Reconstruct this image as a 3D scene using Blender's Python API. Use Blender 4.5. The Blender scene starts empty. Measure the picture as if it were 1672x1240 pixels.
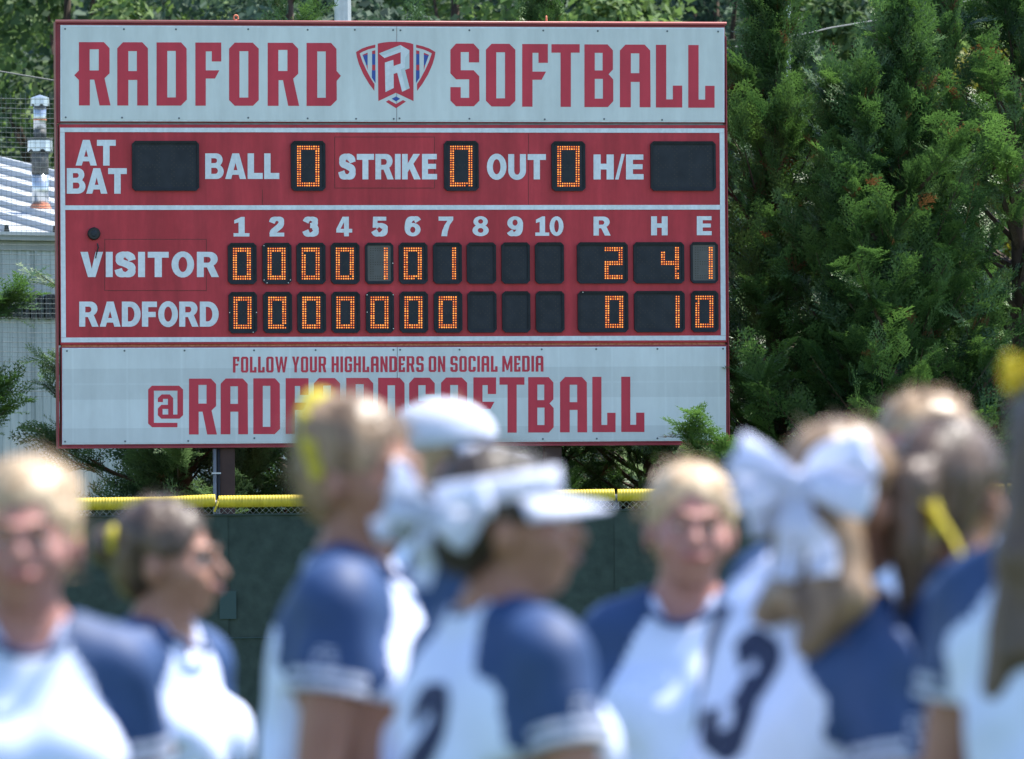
import bpy, math, random
import numpy as np
from mathutils import Vector, Matrix
from mathutils.bvhtree import BVHTree
from mathutils.geometry import tessellate_polygon

# ------------------------------------------------------------------ camera, sky, sun, exposure
S = bpy.context.scene
C = S.collection
FPX, CX, CY = 11648.0, 836.0, 620.0          # focal length and centre in pixels of the 1672 px wide photograph
CAMZ = 1.5
PITCH, ROLL = 0.0227468, -0.0078704
_r0 = np.array([1.0, 0, 0]); FW = np.array([0, math.cos(PITCH), math.sin(PITCH)]); _u0 = np.cross(_r0, FW)
RT = math.cos(ROLL) * _r0 + math.sin(ROLL) * _u0
UP = -math.sin(ROLL) * _r0 + math.cos(ROLL) * _u0
EYE = np.array([0, 0, CAMZ])
cam = bpy.data.objects.new('camera', bpy.data.cameras.new('camera')); C.objects.link(cam); S.camera = cam
cam.matrix_world = Matrix([[RT[i], UP[i], -FW[i], EYE[i]] for i in range(3)] + [[0, 0, 0, 1]])
cam.data.sensor_width = 36; cam.data.lens = FPX / 1672 * 36
cam.data.clip_start = 0.5; cam.data.clip_end = 3000
cam.data.dof.use_dof = True; cam.data.dof.focus_distance = 65.2; cam.data.dof.aperture_fstop = 6.8

SUN_EL, SUN_AZ = math.radians(61), math.radians(64)      # azimuth from +Y (away from the camera), negative = left
W = bpy.data.worlds.new('World'); S.world = W; W.use_nodes = True
_bg = W.node_tree.nodes['Background']
sky = W.node_tree.nodes.new('ShaderNodeTexSky'); sky.sky_type = 'NISHITA'; sky.sun_disc = False
sky.sun_elevation = SUN_EL; sky.sun_rotation = SUN_AZ; sky.air_density = 1.0; sky.dust_density = 0.6; sky.ozone_density = 1.6
W.node_tree.links.new(sky.outputs[0], _bg.inputs[0]); _bg.inputs[1].default_value = 0.15
sd = Vector((math.sin(SUN_AZ) * math.cos(SUN_EL), math.cos(SUN_AZ) * math.cos(SUN_EL), math.sin(SUN_EL)))
sl = bpy.data.lights.new('sun', 'SUN'); sl.energy = 4.8; sl.angle = math.radians(0.5); sl.color = (1, 0.95, 0.87)
sun = bpy.data.objects.new('sun', sl); C.objects.link(sun); sun.rotation_euler = sd.to_track_quat('Z', 'Y').to_euler()
sun.location = (0, 0, 60)
S.view_settings.view_transform = 'Standard'; S.view_settings.look = 'None'
S.view_settings.exposure = 1.28; S.view_settings.gamma = 1.0
S.cycles.max_bounces = 8; S.cycles.transparent_max_bounces = 8

# ------------------------------------------------------------------ helpers
def ray(px, py):
    d = FW + RT * (px - CX) / FPX - UP * (py - CY) / FPX
    return d
def P(px, py, Y):
    d = ray(px, py); return EYE + d * (Y / d[1])

def mat(name, col, rough=0.6, spec=0.4, metal=0.0, noise=None, bump=None, emit=None, var=0.0, nscale=20.0, col2=None, stretch=(1, 1, 1), sheen=0.0, coord='Object', detail=4.0):
    m = bpy.data.materials.new(name); m.use_nodes = True
    nt = m.node_tree; b = nt.nodes['Principled BSDF']; L = nt.links
    b.inputs['Base Color'].default_value = (*col, 1); b.inputs['Roughness'].default_value = rough
    b.inputs['Specular IOR Level'].default_value = spec; b.inputs['Metallic'].default_value = metal
    if sheen: b.inputs['Sheen Weight'].default_value = sheen
    if emit:
        b.inputs['Emission Color'].default_value = (*emit[0], 1); b.inputs['Emission Strength'].default_value = emit[1]
    if col2 is not None or bump:
        tc = nt.nodes.new('ShaderNodeTexCoord'); mp = nt.nodes.new('ShaderNodeMapping'); mp.inputs['Scale'].default_value = stretch
        L.new(tc.outputs[coord], mp.inputs[0])
        nz = nt.nodes.new('ShaderNodeTexNoise'); nz.inputs['Scale'].default_value = nscale; nz.inputs['Detail'].default_value = detail
        L.new(mp.outputs[0], nz.inputs['Vector'])
        if col2 is not None:
            rp = nt.nodes.new('ShaderNodeValToRGB'); rp.color_ramp.elements[0].position = 0.32; rp.color_ramp.elements[1].position = 0.68
            rp.color_ramp.elements[0].color = (*col, 1); rp.color_ramp.elements[1].color = (*col2, 1)
            L.new(nz.outputs['Fac'], rp.inputs[0]); L.new(rp.outputs[0], b.inputs['Base Color'])
        if bump:
            bp = nt.nodes.new('ShaderNodeBump'); bp.inputs['Strength'].default_value = bump[0]; bp.inputs['Distance'].default_value = bump[1]
            L.new(nz.outputs['Fac'], bp.inputs['Height']); L.new(bp.outputs[0], b.inputs['Normal'])
    return m

def leaf_mat(name, dark, light, trans=0.35, rough=0.5, scale=1.2, brown=False):
    """foliage: colour from the per-leaf attribute 'tone' and a soft patchiness; part of the light passes through"""
    m = bpy.data.materials.new(name); m.use_nodes = True; nt = m.node_tree; L = nt.links
    b = nt.nodes['Principled BSDF']; out = nt.nodes['Material Output']
    at = nt.nodes.new('ShaderNodeAttribute'); at.attribute_name = 'tone'
    rp = nt.nodes.new('ShaderNodeValToRGB'); rp.color_ramp.elements[0].color = (*dark, 1); rp.color_ramp.elements[1].color = (*light, 1)
    if brown:
        e = rp.color_ramp.elements.new(.035); e.color = (*dark, 1); rp.color_ramp.elements[0].color = (0.11, 0.06, 0.03, 1)
    L.new(at.outputs['Fac'], rp.inputs[0]); L.new(rp.outputs[0], b.inputs['Base Color'])
    b.inputs['Roughness'].default_value = rough; b.inputs['Specular IOR Level'].default_value = 0.35
    tr = nt.nodes.new('ShaderNodeBsdfTranslucent'); mx = nt.nodes.new('ShaderNodeMixShader'); mx.inputs[0].default_value = trans
    hs = nt.nodes.new('ShaderNodeHueSaturation'); hs.inputs['Saturation'].default_value = 1.15; hs.inputs['Value'].default_value = 1.3; hs.inputs['Hue'].default_value = 0.497
    L.new(rp.outputs[0], hs.inputs['Color']); L.new(hs.outputs[0], tr.inputs['Color'])
    L.new(b.outputs[0], mx.inputs[1]); L.new(tr.outputs[0], mx.inputs[2]); L.new(mx.outputs[0], out.inputs['Surface'])
    return m

def link_mesh(name, verts, faces, m=None, parent=None, smooth=False, kind=None, tone=None, mats=None, midx=None):
    me = bpy.data.meshes.new(name)
    verts = np.asarray(verts, dtype=np.float32)
    if isinstance(faces, np.ndarray):
        n, k = faces.shape
        me.vertices.add(len(verts)); me.vertices.foreach_set('co', verts.ravel())
        me.loops.add(n * k); me.loops.foreach_set('vertex_index', faces.astype(np.int32).ravel())
        me.polygons.add(n); me.polygons.foreach_set('loop_start', np.arange(0, n * k, k, dtype=np.int32))
        me.update(calc_edges=True)
    else:
        me.from_pydata([tuple(map(float, v)) for v in verts], [], faces)
    if mats:
        for q in mats: me.materials.append(q)
        if midx is not None: me.polygons.foreach_set('material_index', np.asarray(midx, dtype=np.int32))
    elif m: me.materials.append(m)
    if smooth: me.polygons.foreach_set('use_smooth', np.ones(len(me.polygons), dtype=bool))
    if tone is not None:
        a = me.attributes.new('tone', 'FLOAT', 'FACE'); a.data.foreach_set('value', np.asarray(tone, dtype=np.float32))
    me.update()
    o = bpy.data.objects.new(name, me); C.objects.link(o)
    if parent is not None: o.parent = parent
    if kind: o['kind'] = kind
    return o

def thing(name, label, cat, loc=(0, 0, 0), rz=0.0, group=None):
    o = bpy.data.objects.new(name, None); C.objects.link(o); o.location = loc; o.rotation_euler = (0, 0, rz)
    o.empty_display_size = 0.2; o['label'] = label; o['category'] = cat
    if group: o['group'] = group
    return o

class MB:
    def __init__(s): s.v = []; s.f = []; s.mi = []
    def add(s, v, f, mi=0):
        n = len(s.v); s.v += [tuple(map(float, q)) for q in v]; s.f += [tuple(i + n for i in q) for q in f]; s.mi += [mi] * len(f)
    def box(s, x0, x1, y0, y1, z0, z1, mi=0):
        v = [(x0, y0, z0), (x1, y0, z0), (x1, y1, z0), (x0, y1, z0), (x0, y0, z1), (x1, y0, z1), (x1, y1, z1), (x0, y1, z1)]
        s.add(v, [(3, 2, 1, 0), (4, 5, 6, 7), (0, 1, 5, 4), (1, 2, 6, 5), (2, 3, 7, 6), (3, 0, 4, 7)], mi)
    def prism(s, pts, y0, y1, mi=0):        # polygon in x,z pushed from y0 (front) to y1
        n = len(pts); v = [(x, y0, z) for x, z in pts] + [(x, y1, z) for x, z in pts]
        s.add(v, [tuple(range(n))[::-1], tuple(range(n, 2 * n))] + [(i, (i + 1) % n, (i + 1) % n + n, i + n) for i in range(n)], mi)
    def tube(s, pts, rad, k=8, mi=0, cap=True):
        pts = [Vector(p) for p in pts]; n = len(pts); rad = [rad] * n if not hasattr(rad, '__len__') else rad
        rings = []; prev = None
        for i, p in enumerate(pts):
            t = (pts[min(i + 1, n - 1)] - pts[max(i - 1, 0)]).normalized()
            a = prev - t * prev.dot(t) if prev is not None else t.cross(Vector((0.13, 0.31, 0.94)))
            if a.length < 1e-5: a = t.cross(Vector((1, 0, 0)))
            a.normalize(); prev = a; b = t.cross(a)
            rings.append([p + (a * math.cos(2 * math.pi * j / k) + b * math.sin(2 * math.pi * j / k)) * rad[i] for j in range(k)])
        v = [q for r in rings for q in r]; f = []
        for i in range(n - 1):
            for j in range(k):
                a0 = i * k + j; a1 = i * k + (j + 1) % k; f.append((a0, a1, a1 + k, a0 + k))
        if cap: f += [tuple(range(k))[::-1], tuple(range((n - 1) * k, n * k))]
        s.add(v, f, mi)
    def build(s, name, m=None, parent=None, smooth=False, kind=None, mats=None):
        return link_mesh(name, s.v, s.f, m, parent, smooth, kind, mats=mats, midx=s.mi if mats else None)

def bezel(o, w=0.004, seg=2):
    b = o.modifiers.new('bevel', 'BEVEL'); b.width = w; b.segments = seg; b.limit_method = 'ANGLE'

# ------------------------------------------------------------------ materials
M = {}
M['red_paint'] = mat('red_paint', (0.41, 0.028, 0.042), 0.5, 0.3, col2=(0.50, 0.040, 0.058), nscale=2.6, stretch=(1, 1, .35), bump=(0.25, 0.008), detail=6)
M['red_frame'] = mat('red_frame', (0.21, 0.016, 0.030), 0.45, 0.4, col2=(0.29, 0.03, 0.045), nscale=5)
M['vinyl_red'] = mat('vinyl_red', (0.48, 0.026, 0.055), 0.42, 0.35, col2=(0.54, 0.032, 0.062), nscale=2)
M['vinyl_white'] = mat('vinyl_white', (0.60, 0.64, 0.70), 0.45, 0.4, col2=(0.69, 0.73, 0.79), nscale=30)
M['vinyl_blue'] = mat('vinyl_blue', (0.02, 0.06, 0.30), 0.4, 0.4)
M['module'] = mat('module', (0.010, 0.013, 0.018), 0.6, 0.25, col2=(0.016, 0.020, 0.026), nscale=14)
M['module_face'] = mat('module_face', (0.011, 0.015, 0.023), 0.5, 0.25, col2=(0.019, 0.024, 0.034), nscale=7)
M['module_gloss'] = mat('module_gloss', (0.020, 0.026, 0.034), 0.30, 0.6, col2=(0.034, 0.042, 0.052), nscale=9)
M['led_off'] = mat('led_off', (0.008, 0.009, 0.010), 0.3, 0.5)
M['led_core'] = mat('led_core', (0.8, 0.3, 0.05), 0.4, 0.3, emit=((1.0, 0.34, 0.05), 0.55))
M['led_halo'] = mat('led_halo', (0.25, 0.02, 0.004), 0.4, 0.3, emit=((1.0, 0.06, 0.002), 0.15))
M['bolt'] = mat('bolt', (0.10, 0.12, 0.14), 0.5, 0.5, metal=0.6)
M['bolt_bright'] = mat('bolt_bright', (0.50, 0.50, 0.50), 0.4, 0.5, metal=0.6)
M['rust'] = mat('rust', (0.42, 0.12, 0.06), 0.7, 0.3, col2=(0.60, 0.24, 0.14), nscale=40)
M['post_brown'] = mat('post_brown', (0.040, 0.020, 0.018), 0.6, 0.3, col2=(0.06, 0.03, 0.026), nscale=6)
M['galv'] = mat('galv', (0.36, 0.38, 0.40), 0.45, 0.5, metal=0.5, col2=(0.48, 0.50, 0.52), nscale=8)
M['galv_dark'] = mat('galv_dark', (0.14, 0.15, 0.16), 0.5, 0.5, metal=0.3, col2=(0.20, 0.21, 0.22), nscale=14)
M['black'] = mat('black', (0.012, 0.013, 0.015), 0.55, 0.4)
M['wall_metal'] = mat('wall_metal', (0.32, 0.35, 0.36), 0.5, 0.4, col2=(0.37, 0.40, 0.41), nscale=1.5, stretch=(1, 1, 0.25))
M['roof_metal'] = mat('roof_metal', (0.30, 0.32, 0.34), 0.5, 0.4, col2=(0.36, 0.38, 0.40), nscale=2)
M['trim'] = mat('trim', (0.20, 0.21, 0.21), 0.5, 0.4, col2=(0.26, 0.27, 0.27), nscale=4)
M['yellow_tube'] = mat('yellow_tube', (0.54, 0.40, 0.03), 0.45, 0.35, col2=(0.60, 0.45, 0.045), nscale=6)
M['net'] = mat('net', (0.20, 0.215, 0.22), 0.7, 0.2)
M['cable'] = mat('cable', (0.12, 0.125, 0.125), 0.6, 0.3)
M['bark'] = mat('bark', (0.05, 0.035, 0.026), 0.85, 0.2, col2=(0.09, 0.065, 0.05), nscale=25, stretch=(1, 1, 0.2), bump=(0.6, 0.02))
M['grass'] = mat('grass', (0.040, 0.070, 0.018), 0.8, 0.2, col2=(0.065, 0.100, 0.028), nscale=3, bump=(0.5, 0.03))
M['hill'] = mat('hill', (0.03, 0.055, 0.012), 0.9, 0.1, col2=(0.05, 0.08, 0.02), nscale=0.3)
M['gravel'] = mat('gravel', (0.42, 0.40, 0.36), 0.9, 0.2, col2=(0.55, 0.53, 0.48), nscale=3)

def panel_material():
    """white flex face: faint darker bands and pale lines of the sheet's support grid, weathering"""
    m = bpy.data.materials.new('sign_face_banded'); m.use_nodes = True; nt = m.node_tree; L = nt.links; b = nt.nodes['Principled BSDF']
    tc = nt.nodes.new('ShaderNodeTexCoord'); sp = nt.nodes.new('ShaderNodeSeparateXYZ'); L.new(tc.outputs['Object'], sp.inputs[0])
    def math_(op, a, bb=None, c=None):
        n = nt.nodes.new('ShaderNodeMath'); n.operation = op
        for i, q in enumerate((a, bb, c)):
            if q is None: continue
            if isinstance(q, (int, float)): n.inputs[i].default_value = q
            else: L.new(q, n.inputs[i])
        return n.outputs[0]
    x, z = sp.outputs[0], sp.outputs[2]
    z0 = -1.916                                    # bottom of the sign in the panel's own coordinates
    zz = math_('SUBTRACT', z, z0)
    band = math_('MULTIPLY', math_('GREATER_THAN', zz, 0.42), math_('LESS_THAN', zz, 0.70))
    band = math_('MAXIMUM', band, math_('LESS_THAN', zz, 0.16))
    fx = math_('ABSOLUTE', math_('SUBTRACT', math_('FRACT', math_('MULTIPLY', math_('ADD', x, 3.2), 2.02)), 0.5))
    vline = math_('LESS_THAN', fx, 0.018)
    hline = math_('LESS_THAN', math_('ABSOLUTE', math_('SUBTRACT', zz, 0.56)), 0.009)
    line = math_('MAXIMUM', vline, hline)
    nz = nt.nodes.new('ShaderNodeTexNoise'); nz.inputs['Scale'].default_value = 1.6; nz.inputs['Detail'].default_value = 5; L.new(tc.outputs['Object'], nz.inputs['Vector'])
    f = math_('ADD', math_('MULTIPLY', band, -0.075), math_('MULTIPLY', line, 0.035))
    f = math_('ADD', f, math_('MULTIPLY', math_('SUBTRACT', nz.outputs['Fac'], 0.5), 0.10))
    f = math_('ADD', f, 0.66)
    cb = nt.nodes.new('ShaderNodeCombineColor')
    L.new(math_('MULTIPLY', f, 0.88), cb.inputs[0]); L.new(math_('MULTIPLY', f, 0.945), cb.inputs[1]); L.new(math_('MULTIPLY', f, 0.98), cb.inputs[2])
    L.new(cb.outputs[0], b.inputs['Base Color']); b.inputs['Roughness'].default_value = 0.45
    return m
def streaks(m, amt=.16, sc=2.2):
    """rain streaks and sun fading: a patchy, mostly upright variation of the paint's own colour"""
    nt = m.node_tree; b = nt.nodes['Principled BSDF']; lk = b.inputs['Base Color'].links[0]; src = lk.from_socket
    tc = nt.nodes.new('ShaderNodeTexCoord'); cur = src
    for (scale, st, a) in ((sc, (3.2, 3.2, .30), amt), (sc * .35, (1, 1, 1), amt * .7), (sc * 9, (1, 1, .5), amt * .35)):
        mp = nt.nodes.new('ShaderNodeMapping'); mp.inputs['Scale'].default_value = st; nt.links.new(tc.outputs['Object'], mp.inputs[0])
        nz = nt.nodes.new('ShaderNodeTexNoise'); nz.inputs['Scale'].default_value = scale; nz.inputs['Detail'].default_value = 6; nz.inputs['Roughness'].default_value = .62; nt.links.new(mp.outputs[0], nz.inputs['Vector'])
        mr = nt.nodes.new('ShaderNodeMapRange'); mr.inputs['From Min'].default_value = .30; mr.inputs['From Max'].default_value = .70; mr.inputs['To Min'].default_value = 1 - a; mr.inputs['To Max'].default_value = 1 + a * .55
        nt.links.new(nz.outputs['Fac'], mr.inputs['Value'])
        vm = nt.nodes.new('ShaderNodeVectorMath'); vm.operation = 'SCALE'; nt.links.new(cur, vm.inputs[0]); nt.links.new(mr.outputs[0], vm.inputs['Scale']); cur = vm.outputs[0]
    nt.links.new(cur, b.inputs['Base Color'])
streaks(M['red_paint'], .24); streaks(M['vinyl_red'], .12); streaks(M['vinyl_white'], .12, 3.0); streaks(M['wall_metal'], .2, 1.2); streaks(M['yellow_tube'], .2, 4)
M['face_plain'] = mat('sign_face', (0.545, 0.585, 0.60), 0.42, 0.4, col2=(0.61, 0.65, 0.665), nscale=0.9, detail=7, coord='Object')
M['face_banded'] = panel_material(); streaks(M['face_plain'], .10); streaks(M['face_banded'], .08)

# ------------------------------------------------------------------ ground and hill
def ground_z(y):
    if y < 14: return 0.0
    if y < 60: return -0.45 * (y - 14) / 46
    return -0.45
def terrain_z(x, y):
    z = ground_z(y)
    if y > 112: z += 0.0028 * (y - 112) ** 1.9 * 0.22 + 0.10 * (y - 112)
    return z
ys = [-60, -20, 0, 8, 14, 24, 34, 44, 54, 60, 70, 80, 95, 112, 125, 140, 160, 180, 210, 250, 320, 420]
xs = [-500, -200, -90, -50, -25, -10, 0, 10, 25, 50, 90, 200, 500]
gv = [(x, y, terrain_z(x, y)) for y in ys for x in xs]; nx = len(xs)
gf = [(j * nx + i, j * nx + i + 1, (j + 1) * nx + i + 1, (j + 1) * nx + i) for j in range(len(ys) - 1) for i in range(nx - 1)]
link_mesh('ground', gv, gf, M['grass'], smooth=True, kind='structure')
0 and link_mesh('gravel_yard', [(-14, 72, -0.44), (14, 72, -0.44), (14, 110, -0.44), (-14, 110, -0.44)], [(0, 1, 2, 3)], M['gravel'], kind='structure')

# ------------------------------------------------------------------ lettering
def arc(cx, cy, rx, ry, a0, a1, n=10):
    return [(cx + rx * math.cos(math.radians(a0 + (a1 - a0) * i / n)), cy + ry * math.sin(math.radians(a0 + (a1 - a0) * i / n))) for i in range(n + 1)]
def rect(x0, y0, x1, y1): return [(x0, y0), (x0, y1), (x1, y1), (x1, y0)]
# block letters with cut corners: (width, [outline, hole, ...])
BLK = {
 'R': (.50, [[(0,0),(0,1),(.395,1),(.484,.905),(.484,.508),(.404,.43),(.50,0),(.326,0),(.243,.408),(.173,.408),(.173,0)], rect(.169,.553,.314,.887)]),
 'A': (.49, [[(0,0),(0,.905),(.09,1),(.395,1),(.484,.905),(.49,0),(.315,0),(.315,.405),(.175,.405),(.175,0)], rect(.175,.545,.31,.86)]),
 'D': (.48, [[(0,0),(0,1),(.39,1),(.475,.905),(.48,.095),(.385,0)], rect(.17,.13,.305,.865)]),
 'F': (.41, [[(0,0),(0,1),(.41,1),(.41,.70),(.26,.70),(.26,.86),(.165,.86),(.165,.56),(.38,.56),(.31,.43),(.165,.43),(.165,0)]]),
 'O': (.47, [[(.09,0),(0,.09),(0,.905),(.09,1),(.375,1),(.47,.905),(.47,.09),(.38,0)], rect(.165,.13,.305,.865)]),
 'S': (.465, [[(0,.9),(.09,1),(.37,1),(.46,.9),(.46,.70),(.295,.70),(.295,.865),(.165,.865),(.165,.575),(.37,.575),(.46,.48),(.465,.09),(.375,0),(.09,0),(0,.09),(0,.305),(.165,.305),(.165,.135),(.30,.135),(.30,.43),(.09,.43),(0,.525)]]),
 'T': (.45, [[(.145,0),(.145,.865),(0,.865),(0,1),(.45,1),(.45,.865),(.31,.865),(.31,0)]]),
 'B': (.46, [[(0,0),(0,1),(.37,1),(.455,.905),(.455,.6),(.385,.525),(.46,.44),(.46,.095),(.375,0)], rect(.165,.585,.29,.865), rect(.165,.135,.295,.45)]),
 'L': (.42, [[(0,0),(0,1),(.165,1),(.165,.13),(.27,.13),(.27,.35),(.42,.35),(.42,0)]]),
 'W': (.78, [[(0,1),(.155,1),(.235,.33),(.32,1),(.46,1),(.545,.33),(.625,1),(.78,1),(.62,0),(.48,0),(.39,.6),(.30,0),(.16,0)]]),
 'Y': (.47, [[(0,1),(.165,1),(.235,.6),(.305,1),(.47,1),(.315,.42),(.315,0),(.15,0),(.15,.42)]]),
 'U': (.46, [[(0,1),(.165,1),(.165,.135),(.295,.135),(.295,1),(.46,1),(.46,.09),(.37,0),(.09,0),(0,.09)]]),
 'H': (.45, [[(0,0),(0,1),(.165,1),(.165,.57),(.285,.57),(.285,1),(.45,1),(.45,0),(.285,0),(.285,.43),(.165,.43),(.165,0)]]),
 'I': (.165, [rect(0,0,.165,1)]),
 'G': (.46, [[(.09,0),(0,.09),(0,.9),(.09,1),(.37,1),(.46,.9),(.46,.66),(.295,.66),(.295,.865),(.165,.865),(.165,.135),(.295,.135),(.295,.42),(.23,.42),(.23,.54),(.46,.54),(.46,.09),(.37,0)]]),
 'C': (.46, [[(.09,0),(0,.09),(0,.9),(.09,1),(.37,1),(.46,.9),(.46,.68),(.295,.68),(.295,.865),(.165,.865),(.165,.135),(.295,.135),(.295,.32),(.46,.32),(.46,.09),(.37,0)]]),
 'N': (.45, [[(0,0),(0,1),(.15,1),(.30,.45),(.30,1),(.45,1),(.45,0),(.30,0),(.15,.55),(.15,0)]]),
 'E': (.40, [[(0,0),(0,1),(.40,1),(.40,.70),(.26,.70),(.26,.865),(.165,.865),(.165,.56),(.37,.56),(.30,.43),(.165,.43),(.165,.135),(.26,.135),(.26,.30),(.40,.30),(.40,0)]]),
 'M': (.64, [[(0,0),(0,1),(.165,1),(.32,.42),(.475,1),(.64,1),(.64,0),(.49,0),(.49,.55),(.37,.1),(.27,.1),(.15,.55),(.15,0)]]),
}
def stroke(pts, w0, w1=None, per=6):
    """a thick open line through pts (smoothed) as one closed outline"""
    w1 = w0 if w1 is None else w1
    q = []
    n = len(pts)
    for i in range(n - 1):
        p0, p1, p2, p3 = pts[max(i - 1, 0)], pts[i], pts[i + 1], pts[min(i + 2, n - 1)]
        for k in range(per):
            t = k / per
            q.append(tuple(0.5 * ((2 * p1[a]) + (-p0[a] + p2[a]) * t + (2 * p0[a] - 5 * p1[a] + 4 * p2[a] - p3[a]) * t * t + (-p0[a] + 3 * p1[a] - 3 * p2[a] + p3[a]) * t ** 3) for a in (0, 1)))
    q.append(pts[-1]); Lf, Rt = [], []
    for i, p in enumerate(q):
        a, b = q[max(i - 1, 0)], q[min(i + 1, len(q) - 1)]
        dx, dy = b[0] - a[0], b[1] - a[1]; l = math.hypot(dx, dy) or 1; nx_, ny_ = -dy / l, dx / l
        # thickness depends on the direction of travel: thick uprights, thinner level runs
        w = (w0 * abs(dy / l) + w1 * abs(dx / l)) / 2
        Lf.append((p[0] + nx_ * w, p[1] + ny_ * w)); Rt.append((p[0] - nx_ * w, p[1] - ny_ * w))
    return Strip(Lf + Rt[::-1])
class Strip(list): pass
def ell(cx, cy, rx, ry, n=22): return arc(cx, cy, rx, ry, 0, 360 * (n - 1) / n, n - 1)
SV, SH = .25, .20
_S = stroke([(.60,.665),(.545,.80),(.365,.90),(.19,.84),(.135,.72),(.20,.60),(.38,.52),(.545,.43),(.60,.29),(.53,.15),(.355,.10),(.17,.15),(.10,.315)], .235, .195)
def bowl(x0, x1, y0, y1, t=.0):   # right-hand bowl outline, counted from the stem
    r = (y1 - y0) / 2; rx = min(r, (x1 - x0) * .75)
    return [(x0, y1)] + [(x1 - rx, y1)] + arc(x1 - rx, (y0 + y1) / 2, rx, r, 90, -90, 12)[1:-1] + [(x1 - rx, y0), (x0, y0)]
GRO = {
 'A': (.86, [[(0,0),(.29,1),(.57,1),(.86,0),(.60,0),(.55,.165),(.295,.165),(.245,0)], [(.345,.345),(.425,.63),(.50,.345)]]),
 'T': (.76, [[(.25,0),(.25,.77),(0,.77),(0,1),(.76,1),(.76,.77),(.51,.77),(.51,0)]]),
 'B': (.76, [[(0,0),(0,1),(.45,1)] + arc(.46,.745,.255,.255,90,-42,8) + arc(.47,.285,.29,.285,58,-90,10), rect(.25,.585,.25+.001,.81)[:0] or [(.25,.62),(.25,.81),(.40,.81)] + arc(.40,.715,.085,.095,90,-90,6)[1:], [(.25,.20),(.25,.435),(.42,.435)] + arc(.42,.3175,.10,.1175,90,-90,6)[1:]]),
 'L': (.62, [[(0,0),(0,1),(.26,1),(.26,.235),(.62,.235),(.62,0)]]),
 'I': (.25, [rect(0,0,.25,1)]),
 'K': (.82, [[(0,0),(0,1),(.25,1),(.25,.62),(.50,1),(.79,1),(.50,.61),(.82,0),(.53,0),(.335,.41),(.25,.28),(.25,0)]]),
 'R': (.80, [[(0,0),(0,1),(.48,1)] + arc(.47,.715,.285,.285,90,-62,10) + [(.80,0),(.53,0),(.36,.385),(.25,.385),(.25,0)], [(.25,.57),(.25,.80),(.40,.80)] + arc(.40,.685,.10,.115,90,-90,6)[1:]]),
 'E': (.66, [[(0,0),(0,1),(.65,1),(.65,.79),(.26,.79),(.26,.61),(.62,.61),(.62,.41),(.26,.41),(.26,.215),(.66,.215),(.66,0)]]),
 'F': (.62, [[(0,0),(0,1),(.62,1),(.62,.78),(.26,.78),(.26,.59),(.57,.59),(.57,.38),(.26,.38),(.26,0)]]),
 'H': (.76, [[(0,0),(0,1),(.27,1),(.27,.63),(.49,.63),(.49,1),(.76,1),(.76,0),(.49,0),(.49,.40),(.27,.40),(.27,0)]]),
 'O': (.82, [ell(.41,.5,.41,.52), ell(.41,.5,.16,.30)]),
 'U': (.74, [[(0,1),(.25,1),(.25,.36)] + arc(.37,.34,.12,.155,180,360,8) + [(.49,1),(.74,1),(.74,.36)] + arc(.37,.35,.37,.37,0,-180,14)]),
 'V': (.82, [[(0,1),(.27,1),(.41,.33),(.55,1),(.82,1),(.545,0),(.275,0)]]),
 'D': (.78, [[(0,0),(0,1),(.36,1)] + arc(.36,.5,.42,.5,90,-90,14)[1:], [(.25,.21),(.25,.79),(.33,.79)] + arc(.33,.5,.19,.29,90,-90,10)[1:]]),
 'S': (.72, [_S]),
 '/': (.36, [[(0,0),(.24,1.02),(.36,1.02),(.13,0)]]),
 '1': (.68, [[(0,0),(0,.17),(.22,.17),(.22,.72),(.03,.66),(.03,.83),(.34,1),(.49,1),(.49,.17),(.70,.17),(.70,0)]]),
 '2': (.72, [stroke([(.125,.70),(.20,.85),(.38,.905),(.54,.85),(.585,.72),(.52,.55),(.36,.40),(.20,.25),(.14,.10)], .24, .19), rect(.02,0,.72,.195)]),
 '3': (.74, [stroke([(.125,.73),(.21,.865),(.37,.905),(.54,.845),(.575,.735),(.52,.615),(.36,.555)], .24, .19), stroke([(.34,.535),(.52,.50),(.605,.34),(.56,.17),(.37,.095),(.20,.14),(.11,.30)], .25, .19)]),
 '4': (.76, [[(.37,0),(.37,.19),(0,.19),(0,.37),(.30,1),(.60,1),(.60,.38),(.76,.38),(.76,.19),(.60,.19),(.60,0)], [(.20,.38),(.37,.72),(.37,.38)]]),
 '5': (.74, [[(.06,1),(.68,1),(.68,.80),(.27,.80),(.25,.44),(.04,.44)], stroke([(.16,.50),(.30,.57),(.46,.545),(.61,.44),(.60,.24),(.50,.13),(.34,.095),(.20,.14),(.10,.29)], .24, .19)]),
 '6': (.74, [ell(.38,.335,.365,.345), ell(.38,.325,.12,.155), stroke([(.635,.76),(.54,.88),(.41,.905),(.25,.84),(.165,.66),(.13,.45),(.13,.30)], .24, .19)]),
 '7': (.72, [[(0,1),(.72,1),(.72,.83),(.55,.58),(.45,.25),(.42,0),(.13,0),(.18,.28),(.29,.56),(.44,.79),(0,.79)]]),
 '8': (.76, [ell(.38,.735,.335,.28), ell(.38,.745,.115,.115), ell(.38,.285,.38,.30), ell(.38,.285,.13,.125)]),
 '9': (.74, [ell(.37,.665,.365,.345), ell(.37,.68,.12,.155), stroke([(.11,.24),(.21,.12),(.34,.095),(.50,.16),(.59,.34),(.62,.55),(.62,.70)], .24, .19)]),
 '0': (.70, [ell(.35,.5,.35,.51), ell(.35,.5,.115,.32)]),
}
MULTI = {'2', '3', '5', '6', '8', '9'}       # glyphs whose outlines are pieces laid over each other
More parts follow.
